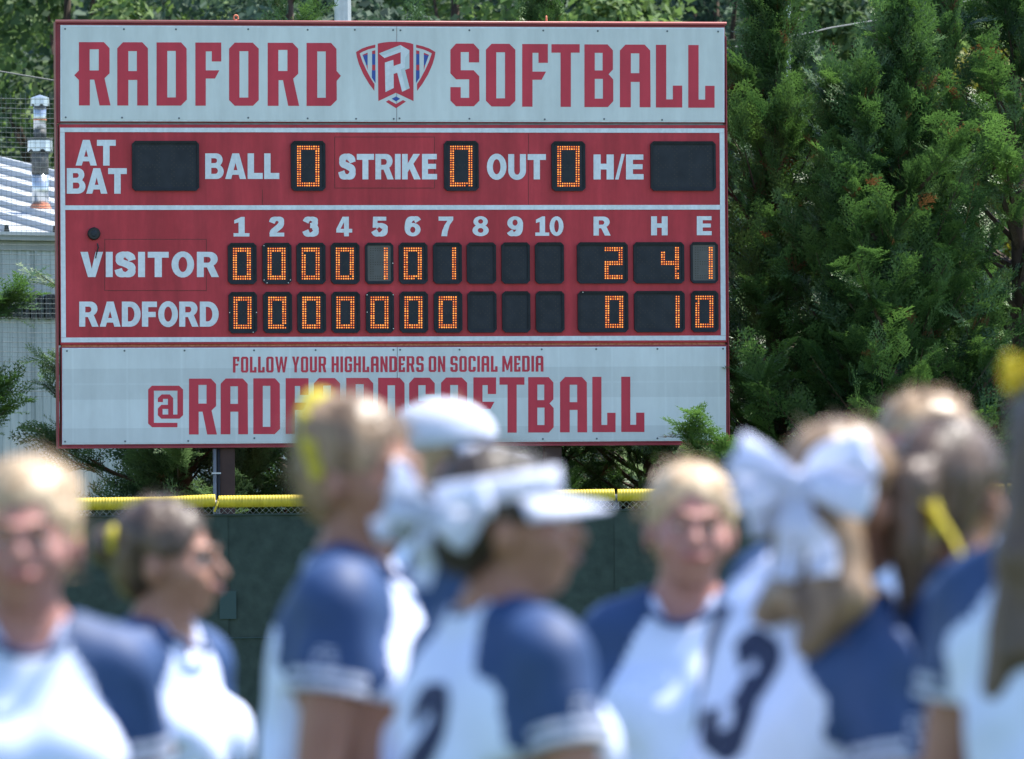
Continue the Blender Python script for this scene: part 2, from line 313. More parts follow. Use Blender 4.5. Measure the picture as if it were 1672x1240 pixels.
def pieces(ch, table):
    """-> list of (outline, holes)"""
    w, cs = table[ch]
    if table is GRO and ch in MULTI:
        if ch in '235': return [(c, []) for c in cs]
        if ch in '69': return [(cs[0], [cs[1]]), (cs[2], [])]
        if ch == '8': return [(cs[0], [cs[1]]), (cs[2], [cs[3]])]
    return [(cs[0], cs[1:])]
def fill(contours):
    """triangles of an outline with holes"""
    vl = [[Vector((x, y, 0)) for x, y in c] for c in contours]
    tris = tessellate_polygon(vl)
    flat = [(x, y) for c in contours for x, y in c]
    out = []
    for t in tris:
        (ax, ay), (bx, by), (cx, cy) = (flat[i] for i in t)
        if abs((bx - ax) * (cy - ay) - (by - ay) * (cx - ax)) < 1e-12: continue
        out.append(tuple(t) if (bx - ax) * (cy - ay) - (by - ay) * (cx - ax) > 0 else (t[0], t[2], t[1]))
    return flat, out

# ------------------------------------------------------------------ the scoreboard, in its own frame (x right, z up, y = 0 its front plane)
YAW = 0.153945; BW, BH = 6.155, 3.8336
BC = np.array([-1.05919, 65.0, 4.31232])
BA = np.array([math.cos(YAW), math.sin(YAW), 0.0]); BN = np.array([math.sin(YAW), -math.cos(YAW), 0.0])
def b2(px, py):
    d = ray(px, py); t = ((BC - EYE) @ BN) / (d @ BN); q = EYE + d * t - BC
    return float(q @ BA), float(q[2])
board = thing('scoreboard', 'large red and white softball scoreboard with orange digits on brown steel posts', 'scoreboard', tuple(BC), YAW)

def glyph(cs_pieces, fx, m, parent, y, name='letter', step=0.0006):
    mb = MB()
    for k, (o, hs) in enumerate(cs_pieces):
        if isinstance(o, Strip):
            n = len(o) // 2; flat = list(o); tr = [(i + 1, i, 2 * n - 1 - i, 2 * n - 2 - i) for i in range(n - 1)]
        else: flat, tr = fill([o] + hs)
        pts = [fx(a, b) for a, b in flat]
        mb.add([(p[0], y - k * step, p[1]) for p in pts], tr)
    ob = mb.build(name, m, parent)
    me = ob.data
    if len(me.polygons) and sum(p.normal.y * p.area for p in me.polygons) > 0: me.flip_normals()
    return ob

def letters_at(txt, xs0, y0a, y1a, xa, y0b, y1b, xb, table, m, parent, y):
    """letters with left edges xs0 (photo px); the top and bottom lines run from xa to xb"""
    for ch, x0 in zip(txt, xs0):
        def fx(gx, gz, x0=x0):
            t0 = (x0 - xa) / (xb - xa); top = y0a + (y0b - y0a) * t0; bot = y1a + (y1b - y1a) * t0
            return b2(x0 + gx * (bot - top), bot + (top - bot) * gz)
        glyph(pieces(ch, table), fx, m, parent, y)
def word(txt, x0, x1, yt0, yb0, yt1, yb1, table, m, parent, y, gap=.09):
    ws = [table[c][0] for c in txt]; tot = sum(ws) + gap * (len(txt) - 1); u = 0
    for ch, w in zip(txt, ws):
        def fx(gx, gz, u=u):
            t = (u + gx) / tot; top = yt0 + (yt1 - yt0) * t; bot = yb0 + (yb1 - yb0) * t
            return b2(x0 + (x1 - x0) * t, bot + (top - bot) * gz)
        glyph(pieces(ch, table), fx, m, parent, y)
        u += w + gap

def quad_px(mb, x0, x1, ytl, ybl, ytr, ybr, y0, y1, mi=0):
    a, b, c, d = b2(x0, ybl), b2(x1, ybr), b2(x1, ytr), b2(x0, ytl)
    mb.prism([a, b, c, d], y0, y1, mi)

L, R_ = -BW / 2, BW / 2; Tz, Bz = BH / 2, -BH / 2
# cabinets: header sign, digit cabinet, lower sign
zA = b2(640, 203)[1]; zB = b2(640, 563.5)[1]
mb = MB(); mb.box(L, R_, 0.0, 0.16, zA + 0.012, Tz); hdr = mb.build('header_cabinet', M['red_frame'], board); bezel(hdr)
mb = MB(); mb.box(L + 0.015, R_, 0.0, 0.24, zB + 0.012, zA - 0.006); cab = mb.build('digit_cabinet', M['red_paint'], board); bezel(cab)
mb = MB(); mb.box(L + 0.02, R_, 0.0, 0.16, Bz, zB - 0.008); low = mb.build('lower_cabinet', M['red_frame'], board); bezel(low)
# joint rails between the cabinets
mb = MB(); mb.box(L + 0.03, R_ - 0.02, 0.02, 0.12, zA - 0.006, zA + 0.012); mb.build('joint_rail', M['galv_dark'], board)
mb = MB(); mb.box(L + 0.03, R_ - 0.02, 0.02, 0.12, zB - 0.008, zB + 0.012); mb.build('joint_rail', M['rust'], board)
# top flange; bead added to catch the sun, its paler red painting the glint
mb = MB(); mb.box(L - 0.012, R_ + 0.012, -0.022, 0.17, Tz + 0.001, Tz + 0.018); mb.build('top_flange', M['red_frame'], board)
mb = MB(); mb.tube([(L - 0.012, -0.016, Tz + 0.019), (R_ + 0.012, -0.016, Tz + 0.019)], 0.011, 12); mb.build('top_edge_bead', mat('sunlit_edge_red', (0.50, 0.16, 0.15), 0.5, 0.4), board, smooth=True)
mb = MB(); mb.box(L - 0.012, R_ + 0.012, -0.012, 0.16, Bz - 0.02, Bz - 0.001); mb.build('bottom_flange', M['red_frame'], board)
mb = MB(); mb.box(L - 0.012, L - 0.001, -0.015, 0.18, Bz, Tz); mb.build('side_flange', M['red_frame'], board)
mb = MB(); mb.box(R_ + 0.001, R_ + 0.012, -0.015, 0.18, Bz, Tz - 0.10); mb.build('side_flange', M['red_frame'], board)
def px_panel(name, m, x0, x1, ytl, ybl, ytr, ybr, y0=-0.012, y1=-0.001):
    mb = MB(); quad_px(mb, x0, x1, ytl, ybl, ytr, ybr, y0, y1); return mb.build(name, m, board)
# header faces: two sheets meeting at a thin joint, each in a pale retainer
for (xa, xb) in ((98.5, 647.2), (647.9, 1182.5)):
    def yt(x): return 41.5 + 4.2 * (x - 98) / 1084
    def yb(x): return 198.4 + 1.6 * (x - 98) / 1084
    px_panel('retainer', M['vinyl_white'], xa, xb, yt(xa), yb(xa), yt(xb), yb(xb), -0.0105, -0.001)
    px_panel('sign_face', M['face_plain'], xa + (2.6 if xa < 100 else 0.2), xb - (0.2 if xa < 100 else 2.2), yt(xa) + 2.6, yb(xa) - 2.0, yt(xb) + 2.6, yb(xb) - 2.0, -0.014, -0.0108)
for (xa, xb) in ((101.5, 648.0), (648.7, 1185.0)):
    def yt(x): return 568.6 - 2.4 * (x - 101) / 1084
    def yb(x): return 726.2 - 6.4 * (x - 101) / 1084
    px_panel('retainer', M['vinyl_white'], xa, xb, yt(xa), yb(xa), yt(xb), yb(xb), -0.0105, -0.001)
    px_panel('sign_face', M['face_banded'], xa + (1.6 if xa < 110 else 0.2), xb - (0.2 if xa < 110 else 1.6), yt(xa) + 1.4, yb(xa) - 1.4, yt(xb) + 1.4, yb(xb) - 1.4, -0.014, -0.0108)
# white stripes round the digit cabinet
def stripe(x0, x1, ytl, ybl, ytr, ybr):
    px_panel('white_stripe', M['vinyl_white'], x0, x1, ytl, ybl, ytr, ybr, -0.006, -0.001)
stripe(98.0, 1182.5, 208.8, 216.0, 210.0, 217.3)
stripe(106.4, 1176.0, 335.8, 343.2, 335.0, 342.6)
stripe(99.8, 1184.8, 551.6, 559.4, 548.2, 555.8)
for (xt0, xt1, xb0, xb1, yt_, yb_) in ((98.0, 105.6, 99.8, 107.6, 216.4, 551.2), (1174.8, 1182.6, 1177.0, 1184.9, 217.6, 547.9)):
    mb = MB(); mb.prism([b2(xb0, yb_), b2(xb1, yb_), b2(xt1, yt_), b2(xt0, yt_)], -0.006, -0.001); mb.build('white_stripe', M['vinyl_white'], board)
# access doors in the red face: thin plates with a dark gap round them
for (x0, x1, y0, y1) in ((547, 709, 224.5, 307), (171.5, 336.5, 391.5, 474.5)):
    px_panel('door_gap', M['post_brown'], x0 - .8, x1 + .8, y0 - .8, y1 + .8, y0 - .8, y1 + .8, -0.0014, -0.0004)
    px_panel('access_door', M['red_paint'], x0, x1, y0, y1, y0, y1, -0.0024, -0.0015)
for x, ya, yb_ in ((637, 0, 0),):
    pass
px_panel('sheet_seam', M['post_brown'], 862.6, 863.2, 218, 335, 218, 335, -0.0012, -0.0004)
px_panel('sheet_seam', M['post_brown'], 428.3, 428.9, 310, 335, 310, 335, -0.0012, -0.0004)
# screws in the sign faces
mb = MB()
def screw(x, y, r=1.7, yy=-0.017):
    cx, cz = b2(x, y); r *= 0.00558
    mb.add([(cx + r * math.cos(a * math.pi / 3), yy, cz + r * math.sin(a * math.pi / 3)) for a in range(6)] + [(cx + r * math.cos(a * math.pi / 3), yy + 0.003, cz + r * math.sin(a * math.pi / 3)) for a in range(6)],
           [(5, 4, 3, 2, 1, 0)] + [(i, (i + 1) % 6, (i + 1) % 6 + 6, i + 6) for i in range(6)])
for x in (106, 202, 287, 405, 502, 579, 641.5, 653.5, 766, 886.6, 975.6, 1089, 1172): screw(x, 47.5 + (x - 106) * .0042 + random.Random(int(x)).uniform(-.6, .6))
for x in (107, 199, 292, 405, 502, 581, 642.5, 652, 766, 889, 986, 1080.5): screw(x, 192.5 + (x - 106) * .0034 + random.Random(int(x)).uniform(-.8, .8))
for x in (109, 203, 301, 414.5, 515, 642, 653, 750, 884, 973, 1073, 1180): screw(x, 573.5 - (x - 109) * .0035)
for x in (106, 204, 307, 415, 886, 974, 1073): screw(x, 721.5 - (x - 109) * .0056 + (-4 if x > 400 and x < 500 else 0))
mb.build('screw_heads', M['bolt'], board, kind='stuff')

# header lettering
YL = -0.0152
xsR = [128.6, 191.2, 255.3, 318.7, 373.7, 436.7, 500.2]
letters_at('RADFORD', xsR, 69.3, 172.7, 128, 70.6, 173.5, 500, BLK, M['vinyl_red'], board, YL)
letters_at('SOFTBALL', [735, 793, 852.2, 900, 953.8, 1011.7, 1070.5, 1123.3], 71.7, 174.0, 735, 74.0, 176.4, 1123, BLK, M['vinyl_red'], board, YL)
glyph([([(121, 123.4), (129.2, 131.9), (129.2, 114.9)], [])], lambda a, b: b2(a, b), M['vinyl_red'], board, YL - .0003, 'letter_spur')
glyph([([(556.2, 124.4), (548.6, 115.6), (549.0, 133.2)], [])], lambda a, b: b2(a, b), M['vinyl_red'], board, YL - .0003, 'letter_spur')
# shield emblem (outlines measured at 9.54 per photo px)
def em(a, b): return b2(570 + a / 9.5375, 55 + b / 9.5375)
def mir(c): return [(1446 - x, y) for x, y in c]
shield = MB()
def eadd(outline, holes=(), mi=0, k=0):
    flat, tr = fill([outline] + list(holes)); pts = [em(a, b) for a, b in flat]
    shield.add([(p[0], YL - 0.0005 * k, p[1]) for p in pts], [t[::-1] for t in tr], mi)
eadd([(443,160),(520,143),(620,133),(740,130),(860,135),(950,152),(997,168),(1000,1055),(725,925),(452,1055)], mi=0)
wing = [(105,290),(200,235),(300,200),(405,175),(405,222),(300,248),(220,280),(162,312),(205,440),(270,580),(340,710),(392,790),(390,895),(310,790),(220,640),(150,480),(118,370)]
eadd(wing); eadd(mir(wing))
blk = [[(210,345),(285,330),(285,495),(265,495)], [(355,320),(405,320),(405,490),(355,490)], [(352,575),(408,575),(408,775),(352,690)]]
for q in blk: eadd(q, mi=1); eadd(mir(q), mi=1)
rdk = [[(205,335),(285,300),(285,330),(210,345)], [(265,495),(285,495),(285,570)], [(355,275),(405,262),(405,320),(355,320)], [(355,490),(405,490),(405,575),(355,575)]]
for q in rdk: eadd(q, mi=0); eadd(mir(q), mi=0)
eadd([(660,1018),(727,982),(792,1018),(727,1060)], mi=1)
eadd([(568,1065),(615,1038),(728,1100),(835,1038),(882,1062),(728,1165)], mi=0)
eadd([(460,312),(795,182),(935,262),(935,545),(868,570),(940,855),(822,910),(745,612),(690,632),(692,850),(562,915),(553,455),(685,412),(690,508),(800,470),(800,292),(548,385)], mi=2, k=2)
eadd([(460,312),(795,182),(800,238),(520,345)], mi=3, k=4)
eadd([(868,380),(935,290),(935,545),(868,570),(940,855),(885,880),(800,560),(868,535)], mi=3, k=4)
sh = shield.build('shield_emblem', None, board, mats=[M['vinyl_red'], M['vinyl_blue'], M['vinyl_white'], mat('vinyl_grey', (0.47, 0.54, 0.57), 0.45)])
bpy.context.view_layer.update()
for p in sh.data.polygons:
    if p.normal.y > 0: p.flip()
# lower sign lettering
atc = [[(110,187),(385,187),(425,225),(425,485),(388,520),(205,520),(170,485),(170,418),(205,380),(272,380),(272,320),(222,320),(222,352),(170,352),(170,312),(210,275),(290,275),(325,312),(325,478),(368,478),(368,237),(130,237),(130,562),(368,562),(368,607),(112,607),(72,570),(72,225)], [(218,422),(275,422),(275,478),(218,478)]]
glyph([(atc[0], [atc[1]])], lambda a, b: b2(230 + a / 6.192, 600 + b / 6.192), M['vinyl_red'], board, YL)
letters_at('RADFORDSOFTBALL', [308.3, 360, 413.3, 466.1, 512.3, 565, 617, 667.7, 719.8, 772.5, 815.2, 862, 914, 966.7, 1013.9], 618.6, 709.8, 308, 615.5, 705.7, 1014, BLK, M['vinyl_red'], board, YL)
def sm(x): return (x - 380) / 507
for w_, xa, xb in (('FOLLOW', 380, 469), ('YOUR', 476.5, 532.5), ('HIGHLANDERS', 541, 691.5), ('ON', 699.5, 726.7), ('SOCIAL', 735, 812), ('MEDIA', 819.7, 887)):
    word(w_, xa, xb, 582.9 - 1.6 * sm(xa), 608.8 - 1.6 * sm(xa), 582.9 - 1.6 * sm(xb), 608.8 - 1.6 * sm(xb), BLK, M['vinyl_red'], board, YL, gap=.10)
# captions on the red cabinet
YC = -0.0034
for w_, xa, xb, ya, yb_, g in (('AT', 123.4, 189, 228.8, 270.7, .0), ('BAT', 109, 207, 275, 316.6, .03), ('BALL', 335, 456, 250.8, 292.6, .06), ('STRIKE', 553.5, 713.5, 251.7, 293.3, .06), ('OUT', 794.8, 891.3, 252, 293.3, .07), ('H/E', 969, 1050.8, 252.6, 293.4, .05),
                       ('VISITOR', 131.2, 357.5, 411.6, 452.8, .10), ('RADFORD', 129.3, 357, 492.8, 533.8, .05),
                       ('1', 381.3, 406.5, 354.5, 386.5, 0), ('2', 439.5, 464, 354.5, 386.5, 0), ('3', 494.5, 520.3, 354.5, 386.5, 0), ('4', 549, 575, 354.2, 386.2, 0), ('5', 607, 632.7, 354.2, 386.2, 0), ('6', 660.5, 686.5, 354, 386, 0), ('7', 716, 740, 354, 386, 0), ('8', 771.3, 798, 353.8, 385.6, 0), ('9', 828, 853.8, 353.8, 385.6, 0), ('10', 874, 920, 353.8, 385.4, .04),
                       ('R', 969, 997, 354, 385, 0), ('H', 1063, 1090, 353.6, 384.6, 0), ('E', 1137.7, 1162, 353.4, 384.4, 0)):
    word(w_, xa, xb, ya, yb_, ya, yb_, GRO, M['vinyl_white'], board, YC, gap=g)

# digit modules
SEG = {'0': 'abcdef', '1': 'bc', '2': 'abged', '4': 'fgbc', ' ': ''}
def seg_dots(ch, nc, nr):
    """grid cells lit for a two-dot wide seven segment digit"""
    mid = nr // 2 - 1; on = set()
    for s in SEG[ch]:
        for c in range(nc):
            for r in range(nr):
                hit = {'a': r < 2, 'd': r >= nr - 2, 'g': mid - 0 <= r < mid + 2 - 0, 'f': c < 2 and r < mid + 2, 'e': c < 2 and r >= mid, 'b': c >= nc - 2 and r < mid + 2, 'c': c >= nc - 2 and r >= mid}[s]
                if hit: on.add((c, r))
    if ch == '4': on = {(c, r) for c, r in on if not (c < 2 and r < 2)}
    return on
def module(x0, x1, y0, y1, digits, nc=8, nr=14, sp=3.80, gloss=False, bolts=(), dead=()):
    ax, az = b2(x0, y1); bx, bz = b2(x1, y0); c = 0.028
    def octo(x0_, x1_, z0_, z1_, c): return [(x0_ + c, z0_), (x1_ - c, z0_), (x1_, z0_ + c), (x1_, z1_ - c), (x1_ - c, z1_), (x0_ + c, z1_), (x0_, z1_ - c), (x0_, z0_ + c)]
    fr = MB(); o_ = octo(ax, bx, az, bz, c); i_ = octo(ax + 0.022, bx - 0.022, az + 0.026, bz - 0.026, 0.008)
    v = [(x, 0.0, z) for x, z in o_] + [(x * 0.995 + (ax + bx) * .0025, -0.030, z) for x, z in o_] + [(x, -0.026, z) for x, z in i_] + [(x, -0.012, z) for x, z in i_]
    f = []
    for k in range(3):
        for i in range(8): f.append((k * 8 + i, k * 8 + (i + 1) % 8, (k + 1) * 8 + (i + 1) % 8, (k + 1) * 8 + i))
    fr.add(v, f); frame = fr.build('digit_display', M['module'], board)
    fc = MB(); fc.prism(i_, -0.013, -0.010); fc.build('display_face', M['module_gloss'] if gloss else M['module_face'], frame)
    # dots: positions from the module's right edge
    u = 0.00563; off = MB(); on = MB(); rnd = random.Random(int(x0 * 7 + y0))
    ncell = len(digits); wd = (nc - 1) * sp
    cxm = (x0 + x1) / 2; pitch_ = 39.5 if nr == 14 else 54
    for k, ch in enumerate(digits):
        if ncell == 1: xr = cxm + wd / 2 + (-.6 if nr == 14 else 0)
        else: xr = cxm + (k - 0.5) * pitch_ + wd / 2 - (1.5 if nr == 14 else 0)
        xl = xr - wd; ymid = (y0 + y1) / 2 + .3; lit = seg_dots(ch, nc, nr); allc = set()
        for q in ('0',): allc |= seg_dots(q, nc, nr)
        mid = nr // 2 - 1
        allc |= {(cc, rr) for cc in range(nc) for rr in (mid, mid + 1)}
        for (cc, rr) in allc | lit:
            cx_, cz_ = b2(xl + cc * sp, ymid + (rr - (nr - 1) / 2) * sp)
            if (cc, rr) in lit and rnd.random() > 0.004:
                for (r, yy, mi) in ((sp * .42 * u, -0.0140, 0), (sp * .27 * u * rnd.uniform(.6, 1.25), -0.0152, 1)):
                    on.add([(cx_ + r * math.cos(a * math.pi / 4), yy, cz_ + r * math.sin(a * math.pi / 4)) for a in range(8)], [tuple(range(8))], mi)
            elif (cc + rr) % 2 == 0 or gloss:
                r = sp * .26 * u
                off.add([(cx_ + r * math.cos(a * math.pi / 3), -0.0138, cz_ + r * math.sin(a * math.pi / 3)) for a in range(6)], [tuple(range(6))])
    if on.v: on.build('lit_dots', None, frame, kind='stuff', mats=[M['led_halo'], M['led_core']])
    if off.v: off.build('unlit_dots', M['led_off'], frame, kind='stuff')
    for (fx_, fz_) in bolts:
        bm = MB(); cx_ = ax + (bx - ax) * fx_; cz_ = az + (bz - az) * fz_
        bm.add([(cx_ + .0052 * math.cos(a * math.pi / 3), -0.033, cz_ + .0052 * math.sin(a * math.pi / 3)) for a in range(6)] + [(cx_ + .0052 * math.cos(a * math.pi / 3), -0.029, cz_ + .0052 * math.sin(a * math.pi / 3)) for a in range(6)], [(5, 4, 3, 2, 1, 0)] + [(i, (i + 1) % 6, (i + 1) % 6 + 6, i + 6) for i in range(6)])
        bm.build('bolt', M['bolt_bright'], frame)
BIG = dict(nc=10, nr=18, sp=3.75)
module(215.6, 324.7, 230.6, 312, '  ', **BIG); module(475, 530.8, 230.6, 312, '0', **BIG); module(724.7, 780.8, 230.6, 312, '0', **BIG)
module(900.4, 955, 231.2, 312.3, '0', **BIG); module(1062, 1168, 231.2, 312, '  ', **BIG)
XV = [(372, 418.5), (428.3, 475.5), (484, 531), (540, 586.5), (596, 641.8), (651, 697.5), (707, 753.5), (762, 809.3), (818.5, 864.5), (873.5, 920), (942, 1024.5), (1034, 1116.5), (1127, 1171.5)]
for k, ((x0, x1), v_, r_) in enumerate(zip(XV, ['0', '0', '0', '0', '1', '0', '1', ' ', ' ', ' ', ' 2', ' 4', '1'], ['0'] * 7 + [' '] * 3 + [' 0', ' 1', '0'])):
    t = (x0 - 372) / 800
    module(x0, x1, 397 - 1.5 * t, 464.5 - 1.5 * t, v_, gloss=k in (4, 12), bolts=[(.05, .93), (.05, .1), (.95, .1), (.15, .03), (.88, .03)] if k == 1 else [(.97, .5)] if k == 4 else [])
    module(x0 + 1.2, x1 + .8, 477 - 2 * t, 544.5 - 2 * t, r_, bolts=[(.04, .92), (.97, .92), (.04, .5), (.97, .1)] if k == 4 else [(.97, .5), (.03, .5), (.85, .02)] if k == 0 else [(.1, .97)] if k == 10 else [])
# loudspeaker and its lead
cx_, cz_ = b2(153, 382); mb = MB(); mb.tube([(cx_, 0.0, cz_), (cx_, -0.03, cz_), (cx_, -0.045, cz_)], [.058, .058, .048], 20); sp_ = mb.build('speaker', M['black'], board)
mb = MB(); mb.tube([(cx_, -0.0455, cz_), (cx_, -0.05, cz_)], [.030, .022], 16); mb.build('speaker_dome', M['module_face'], sp_)
mb = MB(); mb.tube([(*b2(158.5, 398)[:1], -0.02, b2(158.5, 398)[1]), (b2(160, 404)[0], -0.03, b2(160, 404)[1]), (b2(157, 416)[0], -0.02, b2(157, 416)[1]), (b2(156, 422)[0], -0.008, b2(156, 422)[1])], [.006, .008, .006, .004], 6); mb.build('speaker_lead', M['black'], board)
# lifting eyes on the top edge
for x, a in ((387, .3), (894.5, 1.35)):
    cx_, _ = b2(x, 40); mb = MB(); mb.tube([(cx_, .08, Tz + .018), (cx_, .08, Tz + .045)], .009, 8)
    ring = [(cx_ + .022 * math.cos(q) * math.cos(a), .08 + .022 * math.cos(q) * math.sin(a), Tz + .062 + .022 * math.sin(q)) for q in [i * math.pi / 6 for i in range(13)]]
    mb.tube(ring, .008, 6); mb.build('lifting_eye', M['rust'], board, smooth=True)
# posts: I-beams down to the ground
for x in (371, 905):
    cx_, _ = b2(x, 700); zb = -0.45 - BC[2]; mb = MB()
    w = 0.074; y0 = 0.05
    mb.box(cx_ - w, cx_ + w, y0, y0 + .012, zb, Bz - .025); mb.box(cx_ - .005, cx_ + .005, y0 + .012, y0 + .17, zb, Bz - .025); mb.box(cx_ - w, cx_ + w, y0 + .17, y0 + .182, zb, Bz - .025)
    pst = mb.build('post', M['post_brown'], board)
cx_, _ = b2(353, 700)
mb = MB(); mb.tube([(cx_ - .014, .02, -0.45 - BC[2]), (cx_ - .014, .02, Bz - .03)], .017, 10); cd = mb.build('conduit', M['galv_dark'], board, smooth=True)
mb = MB(); mb.tube([(cx_ + .022, .03, -0.45 - BC[2]), (cx_ + .022, .03, Bz - .03)], .016, 10); mb.build('conduit', M['black'], board, smooth=True)
zc = b2(355, 773)[1]; mb = MB(); mb.box(cx_ - .045, cx_ + .04, -.004, .002, zc - .007, zc + .007); mb.build('clamp', M['galv'], board)

# ------------------------------------------------------------------ outfield fence with yellow cap tube and green windscreen
YF = 61.5
def fz(px, py, Y=YF): q = P(px, py, Y); return q
fence = thing('outfield_fence', 'dark green screened outfield fence capped with yellow corrugated tube, below the scoreboard', 'fence', (0, YF, -0.45))
def loc(q): return (q[0], q[1] - YF, q[2] + 0.45)
def tube_run(pts_px, r):
    """corrugated plastic tube through photo points on the fence line"""
    q = [loc(P(x, y, YF)) for x, y in pts_px]; L_ = [0]
    for a, b in zip(q, q[1:]): L_.append(L_[-1] + math.dist(a, b))
    n = int(L_[-1] / 0.0065); pts = []; rad = []
    for i in range(n + 1):
        s = L_[-1] * i / n; pts.append(tuple(np.interp(s, L_, [p[k] for p in q]) for k in range(3)))
        ph = (s / 0.026) % 1.0; rad.append(r * (1.0 if ph < .5 else .955))
    rad[0] = rad[-1] = r * .9
    mb = MB(); mb.tube(pts, rad, 14); return mb.build('cap_tube', M['yellow_tube'], fence, smooth=True)
tube_run([(-330, 829), (-120, 826), (125, 823.5), (200, 822.5), (280, 821), (330, 818.5), (351.6, 817.5)], .056)
tube_run([(356.8, 819.5), (480, 818), (760, 812.5), (1000, 808.5), (1004, 808)], .0535)
tube_run([(1008, 809), (1250, 805.5), (1500, 802), (1640, 800)], .0535)
tube_run([(1644, 799), (2000, 792)], .0535)
def top_px(x): return 820 - (x - 356) * .0155
# top rail, posts, chain link above the screen, screen panels with hems
mb = MB(); mb.tube([loc(P(x, top_px(x) + 1, YF)) for x in (-330, 350, 2000)], .022, 8); mb.build('top_rail', M['galv'], fence)
for x in (-300, 353.6, 1006, 1642):
    q = loc(P(x, top_px(x), YF)); mb = MB(); mb.tube([(q[0], q[1] + .03, 0.0), (q[0], q[1] + .03, q[2] + .01)], .028, 10); mb.build('post', M['galv_dark'], fence, smooth=True)
q = loc(P(354.3, 830, YF)); mb = MB(); mb.tube([(q[0] - .02, q[1] - .045, q[2] - .03), (q[0], q[1] - .06, q[2] + .02), (q[0] + .012, q[1] - .05, q[2] + .05), (q[0] + .014, q[1], q[2] + .075)], .010, 6); mb.build('tie', M['yellow_tube'], fence)
M['screen'] = mat('windscreen', (0.024, 0.038, 0.035), 0.75, 0.25, col2=(0.038, 0.056, 0.051), nscale=9, bump=(0.4, 0.012), detail=6)
M['screen2'] = mat('windscreen_patch', (0.036, 0.064, 0.068), 0.7, 0.25)
def scr_top(x): return 841.5 - (x - 356) * .012
sx = [(-330, 372), (371.9, 1003), (1002.9, 2000)]
for (xa, xb) in sx:
    mb = MB(); n = 30
    for i in range(n + 1):
        x = xa + (xb - xa) * i / n; q = loc(P(x, scr_top(x), YF)); wv = .006 * math.sin(i * 1.3 + xa)
        mb.v += [(q[0], -0.03 + wv, q[2]), (q[0], -0.03 + wv * 1.6, q[2] * .5), (q[0], -0.03, 0.02)]
    mb.f = [(3 * i + k, 3 * i + 3 + k, 3 * i + 4 + k, 3 * i + 1 + k) for i in range(n) for k in (0, 1)]; mb.mi = [0] * len(mb.f)
    mb.build('windscreen', M['screen'], fence, smooth=True)
for (x0, x1, y0, y1) in ((359, 386, 965, 1011), (1012, 1040, 958, 1002)):
    a = loc(P(x0, y1, YF)); b = loc(P(x1, y0, YF)); mb = MB(); mb.box(a[0], b[0], -.047, -.043, a[2], b[2]); mb.build('patch', M['screen2'], fence)
for (xa, xb) in sx:
    a = loc(P(xa, scr_top(xa) + 201, YF)); b = loc(P(xb, scr_top(xb) + 201, YF)); mb = MB(); mb.tube([(a[0], -.05, a[2]), (b[0], -.05, b[2])], .005, 4); mb.build('seam', M['screen2'], fence)
    a = loc(P(xa, scr_top(xa), YF)); b = loc(P(xb, scr_top(xb), YF)); mb = MB(); mb.tube([(a[0], -.035, a[2]), (b[0], -.035, b[2])], .010, 6); mb.build('hem', M['screen'], fence)
def chain_link(x0, x1, z0, z1, y, parent, d=.055, r=.0022):
    mb = MB(); h = z1 - z0; n = int((x1 - x0 + h) / d)
    for i in range(n):
        s = x0 - h + i * d
        for sg in (0, 1):
            a = [s, z0]; b = [s + h, z1]
            if sg: a[1], b[1] = b[1], a[1]
            if a[0] < x0:
                t = (x0 - a[0]) / h; a[1] += (b[1] - a[1]) * t; a[0] = x0
            if b[0] > x1:
                t = (b[0] - x1) / (b[0] - a[0] + 1e-9); b[1] -= (b[1] - a[1]) * t; b[0] = x1
            if b[0] > a[0]: mb.tube([(a[0], y + sg * .003, a[1]), (b[0], y + sg * .003, b[1])], r, 3, cap=False)
    return mb.build('chain_link', M['galv'], parent, kind='stuff')
xa, xb = loc(P(-330, 840, YF))[0], loc(P(2000, 840, YF))[0]
chain_link(xa, xb, 0.03, loc(P(356, 822, YF))[2], .0, fence)

# ------------------------------------------------------------------ metal building on the left with ribbed roof, chimney and dark letters
YB = 90.0; gB = -0.45
bdir = np.array([math.cos(.52), math.sin(.52), 0.0]); bp_ = P(50, 376, YB)
def along(px):                       # distance along the eave from bp_ to the photo column px
    d = ray(px, 376); n_ = np.array([bdir[1], -bdir[0], 0]); t = ((bp_ - EYE) @ n_) / (d @ n_); return float((EYE + d * t - bp_) @ bdir)
e0 = bp_ - bdir * 4.55; e1 = bp_ + bdir * along(480)
bu = thing('metal_building', 'pale grey ribbed metal building with bright ribbed roof and dark letters, left of the scoreboard', 'building', (e0[0], e0[1], gB))
ed = e1 - e0; elen = math.hypot(ed[0], ed[1]); bu.rotation_euler[2] = math.atan2(ed[1], ed[0])
eh = e0[2] - gB; drop = 0.0
# wall panels 0.91 m wide with five ribs each
def wall_panel(x0, w):
    mb = MB(); n = 8; prof = []
    for i in range(n):
        u = x0 + w * i / n; dpt = 0.028 if i == 0 else 0.012
        prof += [(u + .00, 0), (u + w / n * .30, 0), (u + w / n * .42, -dpt), (u + w / n * .70, -dpt), (u + w / n * .85, 0)]
    prof.append((x0 + w - .004, 0))
    v = [(x, y, 0.0) for x, y in prof] + [(x, y, eh - .10) for x, y in prof]; k = len(prof)
    mb.add(v, [(i, i + 1, i + 1 + k, i + k) for i in range(k - 1)]); return mb.build('wall_panel', M['wall_metal'], bu)
x = 0.0; wp = None
while x < elen - .3:
    wall_panel(x, 0.91); x += 0.91
mb = MB(); mb.box(0, elen, .03, 12, 0, eh - .15); mb.build('wall_core', M['wall_metal'], bu)
mb = MB(); mb.box(-.1, elen + .1, -.14, -.02, eh - .14, eh - .03); g_ = mb.build('gutter', M['trim'], bu); bezel(g_, .01)
